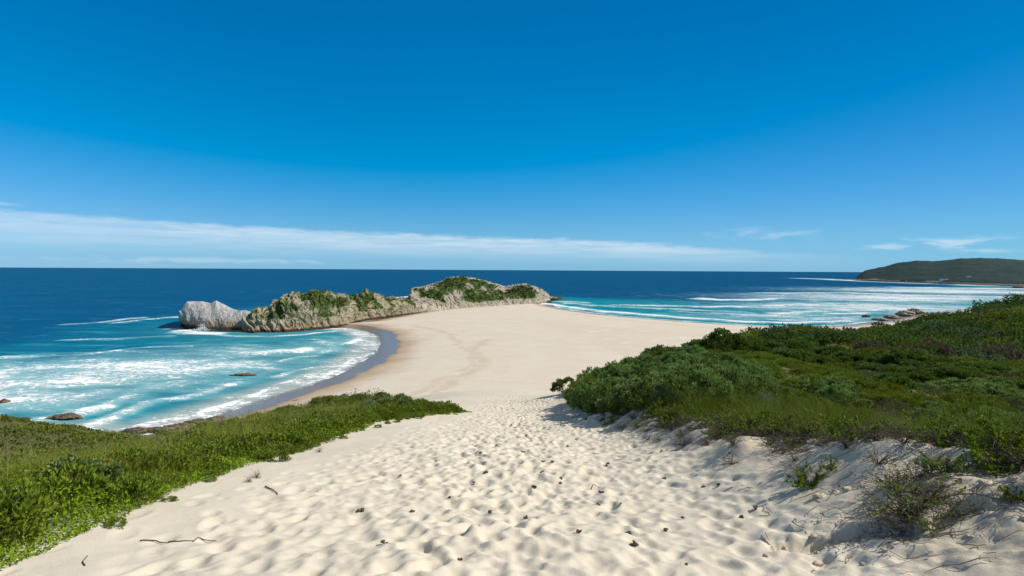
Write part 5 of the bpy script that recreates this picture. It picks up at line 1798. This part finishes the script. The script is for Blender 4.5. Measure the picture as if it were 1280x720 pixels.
def ground_cover():
    a = Acc()
    for (d0, d1, n, L) in ((4, 11, 30000, 0.052), (11, 22, 34000, 0.072), (22, 40, 26000, 0.11), (40, 75, 60000, 0.26)):
        x, y, sd, d = left_pts(n * 3, d0, d1)
        pch = fbm2(x, y, 0.7, 3, 65)
        pat2 = fbm2(x, y, 0.16, 2, 67)
        ok = (sd > -0.05) & (LR.random(n * 3) < np.clip(0.75 + sd * 0.6, 0, 1) * np.where(sd > 1.3, np.clip(0.35 + pch, 0.06, 0.9), 1))
        ok &= ~((d > 30) & (pat2 > 0.42))
        x, y, sd, pch, d = x[ok][:n], y[ok][:n], sd[ok][:n], pch[ok][:n], d[ok][:n]
        m = len(x)
        hz = (0.07 + 0.30 * np.clip(sd * 0.8, 0, 1)) * (0.7 + 1.3 * fbm2(x, y, 1.1, 2, 69)) * np.where(d > 40, 0.9, 1)
        z = gz(x, y) + LR.random(m) ** 0.7 * np.maximum(hz, 0.03) + 0.01
        ax = norm(LR.normal(0, 0.7, (m, 3)) + np.array([0, 0, 0.55]))
        nn = norm(LR.normal(0, 0.6, (m, 3)) + np.array([0, 0, 0.8]))
        s = LR.uniform(0.6, 1.25, m)
        V, F = leaf_quads(np.stack([x, y, z], 1), ax, nn, L * s, L * 0.55 * s)
        edge = np.clip(1.3 - sd * 0.55, 0, 1)[:, None]
        inner = np.where((pch > 0.1)[:, None], np.array([0.165, 0.215, 0.022]), np.array([0.100, 0.165, 0.040]))
        c = inner * (1 - edge) + np.array([0.200, 0.300, 0.018]) * edge
        c = np.where((d > 34)[:, None], np.where((pch > 0.05)[:, None], np.array([0.165, 0.190, 0.026]), np.array([0.115, 0.140, 0.032])), c)
        c = c * LR.uniform(0.55, 1.35, (m, 1))
        a.add(V, F, col=np.repeat(c, 4, 0))
    tag(link('ground_cover', a.mesh('ground_cover', M_grass, False)), 'creeping leafy ground cover on the bank left of the path', 'ground cover', kind='stuff')


ground_cover()

# leafy cushions creeping out over the sand along the grass edge
CUSH = []
for i in range(4):
    rng = np.random.default_rng(500 + i)
    V, F, t, C = crown(rng, 0.36, 0.26, 44, 22, 0.052, 0.034, 0.085, up=0.5, lump=0.5, dead=0.07)
    CUSH.append((make_mesh('cushion_leaves', V, F, L_bright, {'tint': t}, smooth=False), branches(rng, C, 14, 0.005).mesh('cushion_stems', M_stem)))
el_ = np.array([(-4.75, 5.6), (-4.9, 7.5), (-5.15, 9.4), (-5.25, 10.9), (-5.3, 12.6), (-5.4, 14.5), (-5.35, 16.2), (-5.3, 18), (-5.3, 20.2), (-5.2, 22.5), (-4.6, 25), (-4.2, 27), (-3.2, 29), (-2.5, 30.5), (-2.8, 32)])
ls = np.concatenate([[0], np.cumsum(np.linalg.norm(np.diff(el_, axis=0), axis=1))])
q = 0.2
while q < ls[-1]:
    for row in range(4):
        x, y = np.interp(q, ls, el_[:, 0]) + LR.normal(-0.22 - 0.55 * row, 0.16), np.interp(q, ls, el_[:, 1]) + LR.normal(0, 0.2)
        out_ = row == 0 and LR.random() < 0.4
        if out_:
            x += LR.uniform(0.25, 0.6)
        v = CUSH[LR.integers(4)]
        root = bpy.data.objects.new('creeping_plant', None)
        col.objects.link(root)
        s = LR.uniform(0.6, 1.3) * (1.15 if row else 0.75)
        s = s * (0.42 if out_ else 1.0)
        root.location, root.rotation_euler, root.scale = (x, y, gz1(x, y) - 0.02), (0, 0, LR.uniform(0, 6.28)), (s, s, s * LR.uniform(0.8, 1.2))
        tag(root, 'bright green leafy cushion creeping over the sand at the edge of the left bank', 'creeping plant', 'bright green cushions along the left edge')
        link('leaves', v[0], root)
        link('stems', v[1], root)
    q += LR.uniform(0.28, 0.5)

for (gx_, gy_), s_, lab in (((-4.3,9.5), 0.30, 'dry stalky tuft on the sand just below the left leafy edge'), ((-4.2,9.0), 0.22, 'tiny withered plant on the sand beside the dry stalky tuft'), ((-4.7,13.8), 0.30, 'dry tuft at the ragged leafy edge, up the path on the left')):
    put_twig(DRY_[1], gx_, gy_, s_, lab, None, gx_, name='dry_plant', zs=1.6)
for (p_, kind, s_, zs_, lab) in (((-8.75,33.00,32.36), 'silver_shrub', 1.0, 0.9, 'silver grey shrub on the crest of the left bank, biggest of its kind there'), ((-7.30,32.00,32.51), 'silver_shrub', 0.95, 0.9, 'silver grey shrub to the right of the biggest one on the left crest'),
                                 ((-9.78,33.00,32.36), 'silver_shrub', 0.9, 0.9, 'silver grey shrub at the seaward end of the left crest'), ((-7.53,30.00,32.72), 'silver_shrub', 0.85, 0.9, 'low silver grey shrub in front of the others on the left crest'),
                                 ((-7.42,10.50,35.86), 'grey_green_shrub', 0.42, 0.9, 'small grey-green shrub in the grass near the sand at the lower left'), ((-9.55,11.50,35.46), 'grey_green_shrub', 0.5, 0.9, 'grey-green shrub in the grass at the left side'),
                                 ((-9.43,10.50,35.65), 'grey_green_shrub', 0.45, 0.9, 'grey-green shrub cut off by the left picture edge'), ((-8.73,14.00,35.23), 'grey_green_shrub', 0.45, 0.8, 'grey-green shrub in the middle of the grassy bank'),
                                 ((-10.28,31.00,32.68), 'olive_shrub', 0.9, 0.7, 'olive shrub in the tall grass of the left crest'), ((-5.40,32.00,32.29), 'olive_shrub', 0.9, 0.6, 'low olive shrub at the path end of the left crest')):
    put(kind, p_[0], p_[1], s_, lab, zs=zs_, full=True)
# leafy bushes that make the left bank uneven
for x, y in spaced(VEG_L, 6000, lambda x, y: 1.25, LR, (-16, -4, 4, 34)):
    sd = sdist(np.array([x]), np.array([y]), VEG_L)[0]
    if sd < 0.8 or LR.random() < 0.45:
        continue
    kd = 'olive_shrub' if LR.random() < 0.55 else 'grey_green_shrub'
    put(kd, x, y, LR.uniform(0.32, 0.68), 'small leafy bush half sunk in the grass of the left bank', 'small bushes in the left bank', full=True, zs=LR.uniform(0.7, 1.1))
# shrubs on the mound farther left
k = 0
for x, y in spaced(VEG_L, 5000, lambda x, y: 2.6, LR, (-70, -16, 24, 62)):
    if fbm2(np.array([x]), np.array([y]), 0.16, 2, 67)[0] > 0.2 or LR.random() < 0.35:
        continue
    put('olive_shrub', x, y, LR.uniform(0.35, 0.8), 'low shrub dotted over the grassy mound at the left edge', 'low shrubs on the left mound', full=False, zs=0.45)


def flower(x, y, label):
    z = gz1(x, y)
    root = bpy.data.objects.new('wild_flower', None)
    col.objects.link(root)
    root.location = (x, y, z)
    tag(root, label, 'flower')
    V, Q, T = tube([(0, 0, -0.02), (0.01, 0, 0.2), (0.0, 0.02, 0.40)], [0.003, 0.0025, 0.002], 5)
    link('stem', make_mesh('flower_stem', V, Q, L_reed, {'tint': np.zeros(len(V))}, True, T), root)
    for k in range(5):
        a = k * 2 * math.pi / 5
        d = np.array([[math.cos(a), math.sin(a), 0.25]])
        V, F = leaf_quads(np.array([[0.011 * math.cos(a), 0.02 + 0.011 * math.sin(a), 0.405]]), norm(d), np.array([[0, 0, 1.0]]), np.array([0.024]), np.array([0.018]))
        link('petal', make_mesh('petal', V, F, M_petal), root)


M_petal = mat_plain('petal_lilac', (0.36, 0.38, 0.68), 0.6, 0.2)
x_, y_ = (-5.38,6.10,37.04)[:2]
flower(x_, y_, 'small lilac wild flower in the grass near the left edge')
x_, y_ = (-5.36,6.20,37.00)[:2]
flower(x_, y_, 'second lilac wild flower just right of the first one in the grass')


# scrub on the island, as it grows over rock
def island_scrub():
    rng = np.random.default_rng(71)
    items = []
    for V, Nn, A, n, r0, r1 in ((RV, RN, RA, 750, 0.4, 1.1), (PV, PN, PA, 620, 0.8, 2.1)):
        w = np.clip(A['scrub'] - 0.32, 0, 1) ** 1.2 * (Nn[:, 2] > 0.1)
        idx = rng.choice(len(V), n, p=w / w.sum())
        for i in idx:
            R = rng.uniform(r0, r1)
            items.append((V[i], R, R * rng.uniform(0.6, 1.0)))
    Vs, Fs, Cs, n = [], [], [], 0
    for P, R, H in items:
        V, F, t, _ = crown(rng, R, H, 9, 8, R * 0.4, R * 0.26, R * 0.3, lump=0.4)
        c1, c2 = (np.array([0.055, 0.078, 0.010]), np.array([0.140, 0.165, 0.034]))
        c = (c1 + (c2 - c1) * np.clip(t, 0, 1)[:, None]) * rng.uniform(0.7, 1.4)
        Vs.append(V + P - np.array([0, 0, 0.25 * H])); Fs.append(F + n); Cs.append(c)
        n += len(V)
    o = link('island_scrub', make_mesh('island_scrub', np.concatenate(Vs), np.concatenate(Fs), M_veg, {'col': np.concatenate(Cs)}, smooth=False))
    tag(o, 'dark green scrub growing over the rocks of the island', 'scrub', kind='stuff')


island_scrub()
